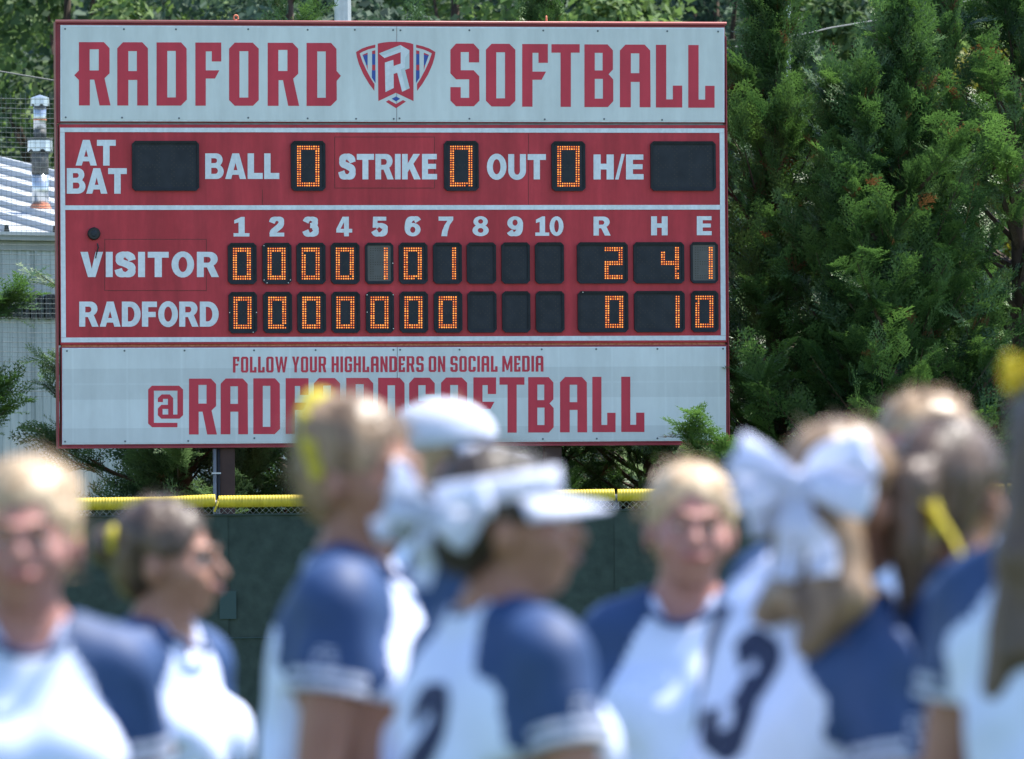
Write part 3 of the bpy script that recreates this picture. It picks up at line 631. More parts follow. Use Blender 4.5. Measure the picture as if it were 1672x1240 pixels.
mb = MB(); mb.box(-.1, elen + .1, -.035, -.0305, eh - .26, eh - .145); mb.build('fascia', M['trim'], bu)
# roof: pans and trapezoid ribs running up the slope; run direction leans left
RL = 15.0; rise = 0.160; lean = 0.0
def rp(u, s, h): return (u + lean * s, -.16 + s, eh - .03 + rise * s + h)
mb = MB(); mb.add([rp(-.3, 0, 0), rp(elen, 0, 0), rp(elen, RL, 0), rp(-.3, RL, 0), rp(-.3, 0, -.05), rp(elen, 0, -.05), rp(elen, RL, -.05), rp(-.3, RL, -.05)],
                  [(0, 1, 2, 3), (7, 6, 5, 4), (0, 4, 5, 1), (1, 5, 6, 2), (2, 6, 7, 3), (3, 7, 4, 0)]); mb.build('roof', M['roof_metal'], bu)
u = elen - .1 - .68 * int((elen - .2) / .68)
while u < elen - .05:
    mb = MB(); pr = [(-.045, .002), (-.030, .080), (.030, .080), (.045, .002)]
    mb.add([rp(u + a, 0, h) for a, h in pr] + [rp(u + a, RL, h) for a, h in pr], [(0, 1, 5, 4), (1, 2, 6, 5), (2, 3, 7, 6), (3, 2, 1, 0), (4, 5, 6, 7)]); mb.build('roof_rib', M['roof_metal'], bu)
    mb = MB(); mb.add([(p[0], p[1] - .004, p[2]) for p in [rp(u + a * .8, 0, h) for a, h in pr]], [(3, 2, 1, 0)]); mb.build('rib_closure', M['black'], bu)
    u += .68
# letters on the wall
lp = np.array(bu.location); ca, sa = math.cos(-bu.rotation_euler[2]), math.sin(-bu.rotation_euler[2])
def w_at(px, py):
    d = ray(px, py); n_ = np.array([ed[1], -ed[0], 0]) / elen; t = ((e0 - EYE) @ n_) / (d @ n_); q = EYE + d * t - e0
    return float((q[0] * ed[0] + q[1] * ed[1]) / elen), float(q[2] + eh)
for ch, x0, x1, y0, y1 in (('N', -5, 19.6, 478.5, 521), ('G', 24.5, 43, 478.5, 521), ('R', 46.5, 66, 479, 521.5), ('O', 69.5, 87.5, 481.5, 522), ('C', 91, 109, 482, 522.5)):
    w_ = BLK[ch][0]; flat, tr = fill(BLK[ch][1]); pts = [w_at(x0 + (x1 - x0) * a / w_, y1 + (y0 - y1) * b) for a, b in flat]
    n = len(flat); mb = MB(); mb.add([(p[0], -.085, p[1]) for p in pts] + [(p[0], -.035, p[1]) for p in pts], [t[::-1] for t in tr])
    k = 0
    for c_ in BLK[ch][1]:
        m_ = len(c_); mb.f += [(k + i, k + (i + 1) % m_, k + (i + 1) % m_ + n, k + i + n) for i in range(m_)]; mb.mi += [0] * m_; k += m_
    o = mb.build('letter', M['black'], bu)
    for p in o.data.polygons[:len(tr)]:
        if p.normal.y > 0: p.flip()
# chimney: galvanised flue in two stages with crimped caps and a rusty flashing
YCh = 92.2; c0 = P(66, 338, YCh)
ch_ = thing('chimney', 'galvanised double stage flue with crimped caps rising from the ribbed roof', 'chimney', (c0[0], c0[1], c0[2]))
def chz(py): return P(66, py, YCh)[2] - c0[2]
k_ = YCh / FPX
M['flue'] = mat('flue', (0.42, 0.45, 0.48), 0.28, 0.5, metal=0.85, col2=(0.55, 0.58, 0.6), nscale=3, stretch=(1, 1, .3))
M['flue_dark'] = mat('flue_dark', (0.05, 0.055, 0.055), 0.7, 0.3, col2=(0.12, 0.12, 0.12), nscale=12)
def crimp(name, py0, py1, r, m):
    mb = MB(); n = 36; v = []
    for i in range(n):
        a = 2 * math.pi * i / n; rr = r * (1 + .06 * (i % 3 == 0)); zl = chz(py1) + (0.0 if i % 6 < 4 else .028)
        v += [(rr * math.cos(a), rr * math.sin(a), chz(py0)), (rr * 1.03 * math.cos(a), rr * 1.03 * math.sin(a), zl)]
    v += [(0, 0, chz(py0) + .04)]
    f = [(2 * i, 2 * i + 1, (2 * i + 3) % (2 * n), (2 * i + 2) % (2 * n)) for i in range(n)] + [(2 * i, (2 * i + 2) % (2 * n), 2 * n) for i in range(n)]
    mb.add(v, f); return mb.build(name, m, ch_)
mb = MB(); mb.tube([(0, 0, chz(341)), (0, 0, chz(334))], [.145, .12], 16); mb.build('flashing', M['rust'], ch_)
mb = MB(); mb.tube([(0, 0, chz(335)), (0, 0, chz(285))], .108, 20); mb.build('lower_flue', M['flue'], ch_, smooth=True)
mb = MB(); mb.tube([(0, 0, chz(285)), (0, 0, chz(246))], .112, 20); mb.build('flue_band', M['flue_dark'], ch_, smooth=True)
crimp('lower_cap', 230, 248, .150, M['flue'])
mb = MB(); mb.tube([(0, 0, chz(229)), (0, 0, chz(226))], .165, 20); mb.build('cap_plate', M['flue_dark'], ch_)
mb = MB(); mb.tube([(0, 0, chz(227)), (0, 0, chz(212))], .083, 18); mb.build('flue_band', M['flue_dark'], ch_, smooth=True)
mb = MB(); mb.tube([(0, 0, chz(212)), (0, 0, chz(172))], .082, 18); mb.build('upper_flue', M['flue'], ch_, smooth=True)
mb = MB(); mb.tube([(0, 0, chz(197)), (0, 0, chz(195))], .088, 18); mb.build('clamp', M['rust'], ch_)
crimp('upper_cap', 160, 174, .112, M['flue'])

# poles and cables
def pole(x0, x1, Y, ztop, label):
    q = P((x0 + x1) / 2, 20, Y); r = (x1 - x0) / 2 * Y / FPX
    t = thing('light_pole', label, 'pole', (q[0], Y, terrain_z(q[0], Y)), 0, 'tall light poles behind the scoreboard')
    mb = MB(); mb.tube([(0, 0, 0), (0, 0, 4), (0, 0, ztop)], [r * 1.25, r * 1.1, r * .9], 12); mb.build('shaft', M['galv'], t)
    mb = MB(); mb.box(-r * 1.9, r * 1.9, -r * 1.9, r * 1.9, -.05, .04); mb.build('base_plate', M['galv'], t)
    mb = MB(); mb.box(-1.1, 1.1, -.05, .05, ztop - .3, ztop - .2); mb.build('crossarm', M['galv'], t)
    for k in (-.9, -.3, .3, .9):
        mb = MB(); mb.tube([(k, -.05, ztop - .15), (k, -.30, ztop - .22)], [.12, .22], 12); mb.build('floodlight', M['galv'], t)
pole(546.5, 573, 78, 16, 'thick grey light pole rising behind the top edge of the scoreboard')
pole(1283.5, 1291, 104, 20, 'thin grey light pole behind the cypress right of the scoreboard')
def cable(pts, r, name, label, z=0):
    q = [P(x, y, Y) for x, y, Y in pts]; mb = MB(); o0 = q[0]
    mb.tube([tuple(p - o0) for p in q], r, 6); o = mb.build(name, M['cable']); o.location = tuple(o0); o['label'] = label; o['category'] = 'cable'; return o
def sag(x): return 8 + (x - 1620) ** 2 * .00036 * 0 + 0
cable([(x, 133 - 0.0 * x + 16 * ((x - 95) / 95.0) if x < 95 else 133 + 30 * math.sin(math.pi * min(1, (x - 95) / 1100)) - 55 * (x - 95) / 1100, 84) for x in (-200, -100, 0, 50, 95, 300, 500, 700, 900, 1100, 1195)] + [(1280, 63, 86), (1360, 45, 87), (1440, 32, 88), (1520, 16, 88), (1620, -8, 89), (1800, -60, 90)], .010, 'overhead_cable', 'thin grey overhead cable sagging behind the scoreboard and over the cypress tops')

# netting on the left, behind the scoreboard
YN = 76.0
nl, nr_ = P(-300, 300, YN)[0], P(470, 300, YN)[0]; nt_, nb_ = P(0, 150, YN)[2], P(0, 640, YN)[2]
net = thing('safety_netting', 'fine grey safety netting stretched in front of the metal building', 'netting', (nl, YN, -0.45))
mb = MB(); z = nt_
rr = random.Random(4); zi = 0
while z > nb_:
    fin = (z < P(0, 370, YN)[2] - 0 and z > P(0, 470, YN)[2])
    mb.tube([(0, 0, z + .45), ((nr_ - nl) * .45, .01, z + .45 - .05 - .03), ((nr_ - nl), 0, z + .45 - .11)], .0042 if zi % 2 == 0 else .0026, 3, cap=False); z -= .052; zi += 1
mb.build('level_cords', M['net'], net, kind='stuff')
mb = MB(); xx = 0.0
while xx < nr_ - nl:
    mb.tube([(xx, 0, nt_ + .45 - .02), (xx, 0, nb_ + .45 - .08)], .0016, 3, cap=False); xx += .052
mb.build('upright_cords', M['net'], net, kind='stuff')
for xx in (0.0, nr_ - nl):
    mb = MB(); mb.tube([(xx, 0.04, 0), (xx, .04, nt_ + .5)], .05, 10); mb.build('net_post', M['galv_dark'], net, smooth=True)

# ------------------------------------------------------------------ trees
def norm_rows(a): return a / (np.linalg.norm(a, axis=-1, keepdims=True) + 1e-9)
def plume_template(rng):
    """one flat feathery spray of cypress foliage, 1 unit long, as thin leaf triangles; returns tris (n,3,3) and tip-ness"""
    T = []; tip = []
    def leaf(p, d, l, w, q):
        d = d / np.linalg.norm(d); s = np.cross(d, [0, 0, 1.0]); s = s / (np.linalg.norm(s) + 1e-9)
        T.append([p - s * w, p + s * w, p + d * l]); tip.append(q)
    n = 9
    for i in range(n):
        t = (i + .6) / n; c = np.array([t * .92, .0, .05 * math.sin(t * 3) - .10 * t * t])
        for sg in (-1, 1):
            a = math.radians(rng.uniform(28, 48)); L_ = (.42 * (1 - t) ** .7 + .08) * rng.uniform(.75, 1.15)
            d = np.array([math.cos(a), sg * math.sin(a), rng.uniform(-.25, .22)])
            leaf(c, d, L_, .014, .3 + .4 * t)
            m = max(2, int(L_ / .072))
            for k in range(m):
                u = (k + .7) / m; q = c + d * L_ * u
                for s2 in (-1, 1):
                    b = math.radians(rng.uniform(25, 50)) * s2 + sg * a
                    leaf(q, np.array([math.cos(b), math.sin(b), rng.uniform(-.35, .35)]), rng.uniform(.07, .12) * (1.1 - .4 * u), .0165, .35 + .6 * u * (.5 + .5 * t))
    leaf(np.array([.80, 0, -.05]), np.array([1., 0, -.05]), .2, .014, 1.0); leaf(np.zeros(3), np.array([1., 0, 0.]), .9, .008, 0.0)
    return np.array(T), np.array(tip)
_rng = np.random.default_rng(11)
PL = [plume_template(_rng) for _ in range(5)]
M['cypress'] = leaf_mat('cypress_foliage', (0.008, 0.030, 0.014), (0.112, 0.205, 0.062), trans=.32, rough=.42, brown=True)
M['cypress_pale'] = leaf_mat('cypress_foliage_pale', (0.016, 0.042, 0.018), (0.14, 0.22, 0.10), trans=.36, rough=.55, brown=True)
M['leafy'] = leaf_mat('broadleaf', (0.034, 0.064, 0.030), (0.21, 0.31, 0.11), trans=.35, rough=.8)  # far leaves, lightened so the colour carries some distance haze
M['leafy_dark_hazed'] = leaf_mat('broadleaf_dark_hazed', (0.032, 0.058, 0.044), (0.120, 0.180, 0.110), trans=.28, rough=.8)  # raised and bluish: distance haze painted into the leaf colour
M['leafy_gold'] = leaf_mat('broadleaf_gold', (0.05, 0.07, 0.015), (0.28, 0.27, 0.06), trans=.35, rough=.6)

def cypress(px, Y, top, rad, n_pl, seed, label, size=.44, pale=False, low=0.0, tops=1, extra=(), back=.35, zone=None):
    rng = np.random.default_rng(seed); q = P(px, 600, Y); gz = -0.45
    H = P(px, top, Y)[2] - gz
    t = thing('cypress_tree', label, 'tree', (q[0], Y, gz), 0, 'row of cypress trees behind the outfield fence')
    mb = MB(); mb.tube([(0, 0, 0), (.03, .02, H * .4), (-.02, .0, H * .75), (0, 0, H * .97)], [.13, .10, .055, .015], 9); mb.build('trunk', M['bark'], t, smooth=True)
    stems = [(0.0, 0.0, H)]
    for k in range(tops - 1): stems.append((rng.uniform(-.45, .45) * rad, rng.uniform(-.4, .1) * rad, H * rng.uniform(.80, .95)))
    br = MB(); pos = []; dirs = []; sz = []; tn = []
    nb = int(n_pl / 15); ga = 2.39996
    def add_branch(p0, az, L_, up, k=15, bright=0.0):
        d0 = np.array([math.cos(az) * math.cos(up), math.sin(az) * math.cos(up), math.sin(up)])
        curve = np.array([0, 0, rng.uniform(.05, .35)]) * L_
        pts = [p0 + d0 * L_ * s + curve * s * s for s in np.linspace(0, 1, 5)]
        br.tube([tuple(p) for p in pts], [.018 * L_ + .006, .014 * L_ + .004, .009 * L_ + .003, .006, .003], 4, cap=False)
        clump = rng.uniform(-.22, .22)
        for _ in range(k):
            s = 1 - rng.uniform(0, 1) ** 1.5 * .72
            p = p0 + d0 * L_ * s + curve * s * s
            side = rng.normal(0, 1) * .62; el = rng.normal(.12, .32)
            a2 = az + side; e2 = up + el + .15
            d = np.array([math.cos(a2) * math.cos(e2), math.sin(a2) * math.cos(e2), math.sin(e2)])
            off = rng.normal(0, .05, 3) * L_
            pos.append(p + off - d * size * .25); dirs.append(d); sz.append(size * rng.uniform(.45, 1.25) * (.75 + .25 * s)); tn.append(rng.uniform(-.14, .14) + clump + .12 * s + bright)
    for (sx_, sy_, sh_) in stems:
        nb_ = int(nb * (1.0 if sx_ == 0 and sy_ == 0 else .45))
        for i in range(nb_):
            u = (i + rng.uniform(0, 1)) / nb_; z = sh_ * (low + (1 - low) * u ** .85) * .985
            if zone and rng.uniform() < .80: z = rng.uniform(*zone) if rng.uniform() < .62 else sh_ - rng.uniform(.0, 1.0) * 2.2
            az = i * ga + rng.uniform(-.5, .5)
            if math.sin(az) > .35 and rng.uniform() > (back if not zone or z > 3.5 else .8): continue
            f = 1 - (z / sh_); prof = min(1.0, (f * 1.9) ** .9) * (.80 + .20 * math.sin(u * 19 + seed)) + .05
            scale_ = 1.0 if sx_ == 0 and sy_ == 0 else .55
            L_ = max(.12, rad * prof * scale_ * rng.uniform(.62, 1.12))
            up = math.radians(14 + 48 * (z / sh_) ** 1.6 + rng.uniform(-9, 12))
            add_branch(np.array([sx_ * min(1, z / sh_ * 1.6), sy_ * min(1, z / sh_ * 1.6), max(.05, z - L_ * math.sin(up) * .45)]), az, L_, up, k=max(5, int(15 * (.45 + .55 * L_ / rad))))
    for (ex, ey, dY, az, L_, k) in extra:         # named stray limbs: end point seen at photo px (ex, ey)
        e = P(ex, ey, Y + dY) - np.array([q[0], Y, gz]); hd = math.hypot(e[0], e[1]); a = math.atan2(e[1], e[0]); up = .3
        l2 = L_; d0 = np.array([math.cos(a) * math.cos(up), math.sin(a) * math.cos(up), math.sin(up)]); p0 = e - d0 * l2 * 1.0
        add_branch(p0, a, l2, up, k, .10)
    br.build('limbs', M['bark'], t, kind='stuff')
    pos = np.array(pos); dirs = norm_rows(np.array(dirs)); sz = np.array(sz); tn = np.array(tn); N = len(pos)
    upv = np.tile([0, 0, 1.0], (N, 1)) + rng.normal(0, .45, (N, 3)); yv = norm_rows(np.cross(upv, dirs)); zv = np.cross(dirs, yv)
    which = rng.integers(0, 5, N); V = []; TN = []
    for k in range(5):
        m = which == k; T, tip = PL[k]
        R = np.stack([dirs[m], yv[m], zv[m]], -1) * sz[m][:, None, None]         # (n,3,3) columns
        v = np.einsum('nij,tcj->ntci', R, T) + pos[m][:, None, None, :]
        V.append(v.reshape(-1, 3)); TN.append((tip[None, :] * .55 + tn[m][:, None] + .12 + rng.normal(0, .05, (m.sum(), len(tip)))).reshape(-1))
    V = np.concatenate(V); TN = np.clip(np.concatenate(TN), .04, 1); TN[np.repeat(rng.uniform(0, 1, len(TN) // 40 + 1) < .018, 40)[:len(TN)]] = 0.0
    F = np.arange(len(V)).reshape(-1, 3)
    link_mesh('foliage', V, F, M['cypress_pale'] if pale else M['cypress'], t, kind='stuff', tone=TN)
    return t
cypress(1262, 67.2, -80, 1.62, 3000, 1, 'tall narrow cypress just right of the scoreboard, its tip crossing the light pole', tops=2,
        extra=[(1122, 722, -2.6, 0, .7, 16), (1140, 752, -2.55, 0, .8, 18), (1180, 742, -2.5, 0, .8, 16), (1195, 120, -.6, 0, .8, 16), (1225, 490, -1.2, 0, 1.1, 26)])
cypress(1475, 66.6, 5, 1.68, 3300, 2, 'broad bright cypress with several feathery tips in the middle of the right side', tops=3,
        extra=[(1400, 470, -1.8, 0, 1.1, 24), (1560, 250, -1.3, 0, 1.0, 24)])
cypress(1665, 67.6, -230, 1.9, 3000, 3, 'tallest dark cypress at the right edge of the picture', tops=2, extra=[(1640, 270, -1.7, 0, 1.0, 26)])
cypress(1370, 70.2, 330, 1.6, 1500, 4, 'shaded cypress half hidden between the two front cypresses on the right', back=.2)
cypress(1560, 70.4, 330, 1.7, 1300, 5, 'dark cypress rising behind the broad bright one', back=.2)
cypress(1060, 68.6, 120, 1.6, 1900, 6, 'dark cypress mostly hidden behind the right half of the scoreboard', size=.38, back=.15, zone=(1.7, 3.4))
cypress(895, 69.0, -100, 1.35, 1900, 7, 'cypress whose dark tip shows above the letters of the header', size=.34, back=.15, zone=(1.7, 3.4))
cypress(690, 68.4, 60, 1.6, 1900, 8, 'cypress hidden behind the centre of the scoreboard, seen only under it', size=.38, back=.15, zone=(1.7, 3.4))
cypress(480, 69.0, -100, 1.4, 1900, 9, 'cypress whose tip shows above the scoreboard left of the light pole', size=.36, back=.15, zone=(1.7, 3.4))
cypress(292, 67.6, 180, 1.02, 2300, 10, 'pale tipped cypress behind the left end of the scoreboard, its low sprays over the fence', pale=True, back=.15, zone=(1.7, 3.4),
        extra=[(58, 462, -.2, 0, .45, 8), (70, 598, -.3, 0, .42, 9), (72, 652, -.3, 0, .42, 10), (75, 738, -.5, 0, .8, 14), (100, 745, -.6, 0, .8, 14), (75, 745, -.4, 0, .5, 12), (290, 745, -1.2, 0, .7, 22)])
cypress(-150, 67.2, 330, .90, 1300, 12, 'cypress at the left edge of the picture, sprays in front of the metal building', back=.2,
        extra=[(22, 492, -.2, 0, .6, 18), (20, 512, -.3, 0, .6, 16), (16, 655, -.2, 0, .6, 14), (10, 700, -.2, 0, .6, 14), (14, 520, -.2, 0, .5, 10)])

def broadleaf(x, Y, h, r, m, seed, label, n=9000):
    rng = np.random.default_rng(seed); z0 = terrain_z(x, Y) - .3
    t = thing('broadleaf_tree', label, 'tree', (x, Y, z0), 0, 'broadleaf trees on the hillside')
    mb = MB(); mb.tube([(0, 0, 0), (.1, 0, h * .35), (-.1, .1, h * .6), (0, 0, h * .85)], [.26, .2, .13, .04], 8)
    mb.build('trunk', M['bark'], t, smooth=True)
    lb = MB()
    cl = []
    for i in range(24):
        th = i * 2.4; ph = math.acos(1 - 2 * ((i + .5) / 24) * .82); rr = r * rng.uniform(.55, 1.0)
        c = np.array([math.cos(th) * math.sin(ph) * rr, math.sin(th) * math.sin(ph) * rr, h * .62 + math.cos(ph) * rr * .95 * h * .36 / r])
        cl.append((c, r * rng.uniform(.20, .36), rng.uniform(-.3, .28)))
        if i % 3 == 0: lb.tube([(0, 0, h * .35), tuple(c * .5 + np.array([0, 0, h * .25])), tuple(c)], [.09, .05, .02], 5, cap=False)
    lb.build('limbs', M['bark'], t, kind='stuff')
    k = rng.integers(0, len(cl), n); cc = np.array([q[0] for q in cl])[k]; cr = np.array([q[1] for q in cl])[k]; ct = np.array([q[2] for q in cl])[k]
    d = norm_rows(rng.normal(0, 1, (n, 3)) + [0, 0, .25]); p = cc + d * (cr * rng.uniform(.55, 1.08, n))[:, None]
    nrm = norm_rows(d + rng.normal(0, .55, (n, 3)) + [0, 0, .35]); a = norm_rows(np.cross(nrm, rng.normal(0, 1, (n, 3)))); b = np.cross(nrm, a)
    s = rng.uniform(.07, .15, n)[:, None]
    V = np.stack([p - a * s, p - b * s * .6, p + a * s, p + b * s * .6], 1).reshape(-1, 3)
    link_mesh('foliage', V, np.arange(4 * n).reshape(-1, 4), m, t, kind='stuff', tone=np.clip(.42 + ct + rng.normal(0, .13, n), 0, 1))
LBL = ['broadleaf tree on the hillside']
hs = [  # x, Y, height, crown radius, material, label
 (-11.8, 128, 12.5, 2.9, 'leafy_dark_hazed', 'dark broadleaf tree behind the flue at the left edge of the picture'),
 (-8.4, 136, 13.0, 3.0, 'leafy', 'mid green broadleaf tree behind the top left corner of the scoreboard'),
 (-4.0, 131, 12.6, 2.8, 'leafy_dark_hazed', 'dark broadleaf tree behind the eyebolt left of the thick light pole'),
 (-1.0, 139, 13.4, 2.9, 'leafy_dark_hazed', 'dark broadleaf tree behind the emblem in the header'),
 (1.6, 130, 12.2, 2.6, 'leafy', 'bright yellow green broadleaf tree above the word SOFTBALL'),
 (4.1, 140, 13.2, 2.8, 'leafy_dark_hazed', 'greyish broadleaf tree above the right end of the header'),
 (6.9, 134, 12.2, 2.5, 'leafy', 'rounded broadleaf tree beside the thin light pole'),
 (9.4, 130, 10.6, 2.2, 'leafy_gold', 'small broadleaf tree with golden leaves over the broad cypress'),
 (12.6, 138, 12.6, 3.0, 'leafy_dark_hazed', 'broadleaf tree behind the tallest cypress at the right edge'),
 (-16.5, 134, 13.2, 3.2, 'leafy', 'broadleaf tree standing past the left edge of the picture'),
 (-13.5, 158, 15, 3.8, 'leafy', 'second row broadleaf tree above the metal roof'),
 (-6.4, 160, 15, 3.6, 'leafy_dark_hazed', 'second row dark broadleaf tree above the left part of the header'),
 (.2, 162, 14.5, 3.6, 'leafy', 'second row broadleaf tree above the shield emblem'),
 (6.0, 158, 14, 3.4, 'leafy_dark_hazed', 'second row dark broadleaf tree above the last letters of the header'),
 (11.6, 160, 14, 3.6, 'leafy', 'second row broadleaf tree above the broad cypress'),
 (16.8, 156, 14, 3.4, 'leafy_dark_hazed', 'second row broadleaf tree past the right edge of the picture')]
for i, (x, Y, h, r, m_, lab) in enumerate(hs): broadleaf(x, Y, h, r, M[m_], 40 + i, lab)
# the wood that closes the hillside behind them
rng = np.random.default_rng(77); n = 60000
X = rng.uniform(-34, 34, n); Yy = rng.uniform(176, 262, n)
cx_ = np.round(X / 5 + .5 * (np.round(Yy / 6) % 2)) * 5; dome = np.clip(1 - (((X - cx_ + 0) / 3.3) ** 2 + ((Yy - np.round(Yy / 6) * 6) / 4) ** 2), 0, 1)
Z = np.array([terrain_z(a, b) for a, b in zip(X, Yy)]) + 2 + 7.5 * np.sqrt(dome) * rng.uniform(.35, 1, n) + 1.2 * np.sin(cx_ * 1.7)
p = np.stack([X, Yy, Z], 1); nrm = norm_rows(rng.normal(0, .6, (n, 3)) + [0, -.5, .7]); a = norm_rows(np.cross(nrm, rng.normal(0, 1, (n, 3)))); b = np.cross(nrm, a); s = rng.uniform(.25, .5, n)[:, None]
V = np.stack([p - a * s, p - b * s * .6, p + a * s, p + b * s * .6], 1).reshape(-1, 3)
o = link_mesh('hillside_wood', V, np.arange(4 * n).reshape(-1, 4), M['leafy_dark_hazed'], kind='stuff', tone=np.clip(.45 + .25 * np.sin(cx_ * 3.1 + np.round(Yy / 6)) + rng.normal(0, .12, n), 0, 1))
o['label'] = 'far green wood covering the hillside behind everything'

# ------------------------------------------------------------------ people: smooth bodies grown from a distance field
def rot(ax, deg):
    a = math.radians(deg); c, s = math.cos(a), math.sin(a)
    return {'x': np.array([[1, 0, 0], [0, c, -s], [0, s, c]]), 'y': np.array([[c, 0, s], [0, 1, 0], [-s, 0, c]]), 'z': np.array([[c, -s, 0], [s, c, 0], [0, 0, 1]])}[ax]
class Field:
    def __init__(s, lo, hi, h):
        s.h = h; s.lo = np.array(lo, float); s.n = np.ceil((np.array(hi) - s.lo) / h).astype(int) + 1
        s.ax = [s.lo[i] + h * np.arange(s.n[i]) for i in range(3)]; s.d = np.full(s.n, .25, np.float32)
    def _win(s, c0, c1, pad):
        sl = []
        for i in range(3):
            a = int(max(0, math.floor((c0[i] - pad - s.lo[i]) / s.h))); b = int(min(s.n[i], math.ceil((c1[i] + pad - s.lo[i]) / s.h) + 1))
            if b <= a: return None, None
            sl.append(slice(a, b))
        g = np.meshgrid(*[s.ax[i][sl[i]] for i in range(3)], indexing='ij', sparse=True); return tuple(sl), g
    def _mix(s, sl, e, k, mode):
        d = s.d[sl]
        if mode == 'add':
            if k > 0: hh = np.clip(.5 + .5 * (d - e) / k, 0, 1); s.d[sl] = d * (1 - hh) + e * hh - k * hh * (1 - hh)
            else: s.d[sl] = np.minimum(d, e)
        elif mode == 'sub':
            k = max(k, 1e-4); hh = np.clip(.5 - .5 * (d + e) / k, 0, 1); s.d[sl] = d * (1 - hh) + (-e) * hh + k * hh * (1 - hh)
    def cone(s, a, b, ra, rb, k=.02, mode='add'):
        a = np.array(a, float); b = np.array(b, float); r = max(ra, rb)
        sl, g = s._win(np.minimum(a, b) - r, np.maximum(a, b) + r, .06 + k)
        if sl is None: return
        ab = b - a; L2 = ab @ ab + 1e-12
        t = np.clip(((g[0] - a[0]) * ab[0] + (g[1] - a[1]) * ab[1] + (g[2] - a[2]) * ab[2]) / L2, 0, 1)
        e = np.sqrt((g[0] - a[0] - t * ab[0]) ** 2 + (g[1] - a[1] - t * ab[1]) ** 2 + (g[2] - a[2] - t * ab[2]) ** 2) - (ra + (rb - ra) * t)
        s._mix(sl, e.astype(np.float32), k, mode)
    def ell(s, c, r, R=None, k=.02, mode='add', noise=None):
        c = np.array(c, float); r = np.array(r, float); m = r.max()
        sl, g = s._win(c - m, c + m, .06 + k)
        if sl is None: return
        x, y, z = g[0] - c[0], g[1] - c[1], g[2] - c[2]
        if R is not None: x, y, z = (R[0, i] * x + R[1, i] * y + R[2, i] * z for i in range(3))
        k0 = np.sqrt((x / r[0]) ** 2 + (y / r[1]) ** 2 + (z / r[2]) ** 2); k1 = np.sqrt((x / r[0] ** 2) ** 2 + (y / r[1] ** 2) ** 2 + (z / r[2] ** 2) ** 2) + 1e-9
        s._mix(sl, (k0 * (k0 - 1) / k1).astype(np.float32), k, mode)
    def mesh(s):
        d = s.d; ins = d < 0; nx_, ny_, nz_ = (np.array(d.shape) - 1)
        c = [ins[i:nx_ + i, j:ny_ + j, k:nz_ + k] for i in (0, 1) for j in (0, 1) for k in (0, 1)]
        tot = sum(q.astype(np.int8) for q in c); act = (tot > 0) & (tot < 8); I = np.argwhere(act)
        idx = -np.ones(act.shape, np.int32); idx[act] = np.arange(len(I))
        acc = np.zeros((len(I), 3)); cnt = np.zeros(len(I))
        cor = [(i, j, k) for i in (0, 1) for j in (0, 1) for k in (0, 1)]
        val = {q: d[I[:, 0] + q[0], I[:, 1] + q[1], I[:, 2] + q[2]].astype(float) for q in cor}
        for q in cor:
            for a in range(3):
                if q[a] == 0:
                    w = tuple(q[i] + (i == a) for i in range(3)); v0, v1 = val[q], val[w]; m = (v0 < 0) != (v1 < 0)
                    t = np.where(m, v0 / (v0 - v1 + 1e-12), 0); p = np.tile(np.array(q, float), (len(I), 1)); p[:, a] += t
                    acc[m] += p[m]; cnt[m] += 1
        V = s.lo + (I + acc / cnt[:, None]) * s.h; F = []
        for a in range(3):
            b, c_ = (a + 1) % 3, (a + 2) % 3
            sl0 = [slice(None)] * 3; sl1 = [slice(None)] * 3; sl0[a] = slice(0, -1); sl1[a] = slice(1, None)
            e = ins[tuple(sl0)] != ins[tuple(sl1)]; E = np.argwhere(e); E = E[(E[:, b] > 0) & (E[:, c_] > 0) & (E[:, b] < d.shape[b] - 1) & (E[:, c_] < d.shape[c_] - 1)]
            def at(db, dc):
                q = E.copy(); q[:, b] -= db; q[:, c_] -= dc; return idx[q[:, 0], q[:, 1], q[:, 2]]
            f = np.stack([at(1, 1), at(0, 1), at(0, 0), at(1, 0)], 1); flip = ~ins[E[:, 0], E[:, 1], E[:, 2]]
            f[flip] = f[flip][:, ::-1]; F.append(f)
        return V, np.concatenate(F)

M['skin'] = mat('skin', (0.29, 0.140, 0.100), 0.5, 0.35, col2=(0.33, 0.17, 0.12), nscale=14); M['skin_rosy'] = mat('skin_rosy', (0.34, 0.155, 0.130), 0.5, 0.35, col2=(0.39, 0.185, 0.155), nscale=14)
M['skin_tan'] = mat('skin_tan', (0.26, 0.125, 0.085), 0.5, 0.35, col2=(0.30, 0.15, 0.105), nscale=14)
for k_ in ('skin', 'skin_rosy', 'skin_tan'):
    b_ = M[k_].node_tree.nodes['Principled BSDF']; b_.inputs['Subsurface Weight'].default_value = .12; b_.inputs['Subsurface Radius'].default_value = (.012, .005, .003)
M['lips'] = mat('lips', (0.36, 0.10, 0.09), 0.4, 0.5); M['eye_white'] = mat('eye_white', (0.62, 0.60, 0.57), 0.25, 0.5); M['iris'] = mat('iris', (0.03, 0.025, 0.02), 0.2, 0.6)
def hair_mat(n, a, b): return mat(n, a, 0.42, 0.5, col2=b, nscale=26, stretch=(1, 1, .12), bump=(.8, .008), detail=5)
M['hair_blond'] = hair_mat('hair_blond', (0.28, 0.175, 0.095), (0.66, 0.50, 0.33)); M['hair_mid'] = hair_mat('hair_mid', (0.10, 0.060, 0.036), (0.34, 0.23, 0.14)); M['hair_brown'] = hair_mat('hair_brown', (0.040, 0.023, 0.016), (0.12, 0.075, 0.05))
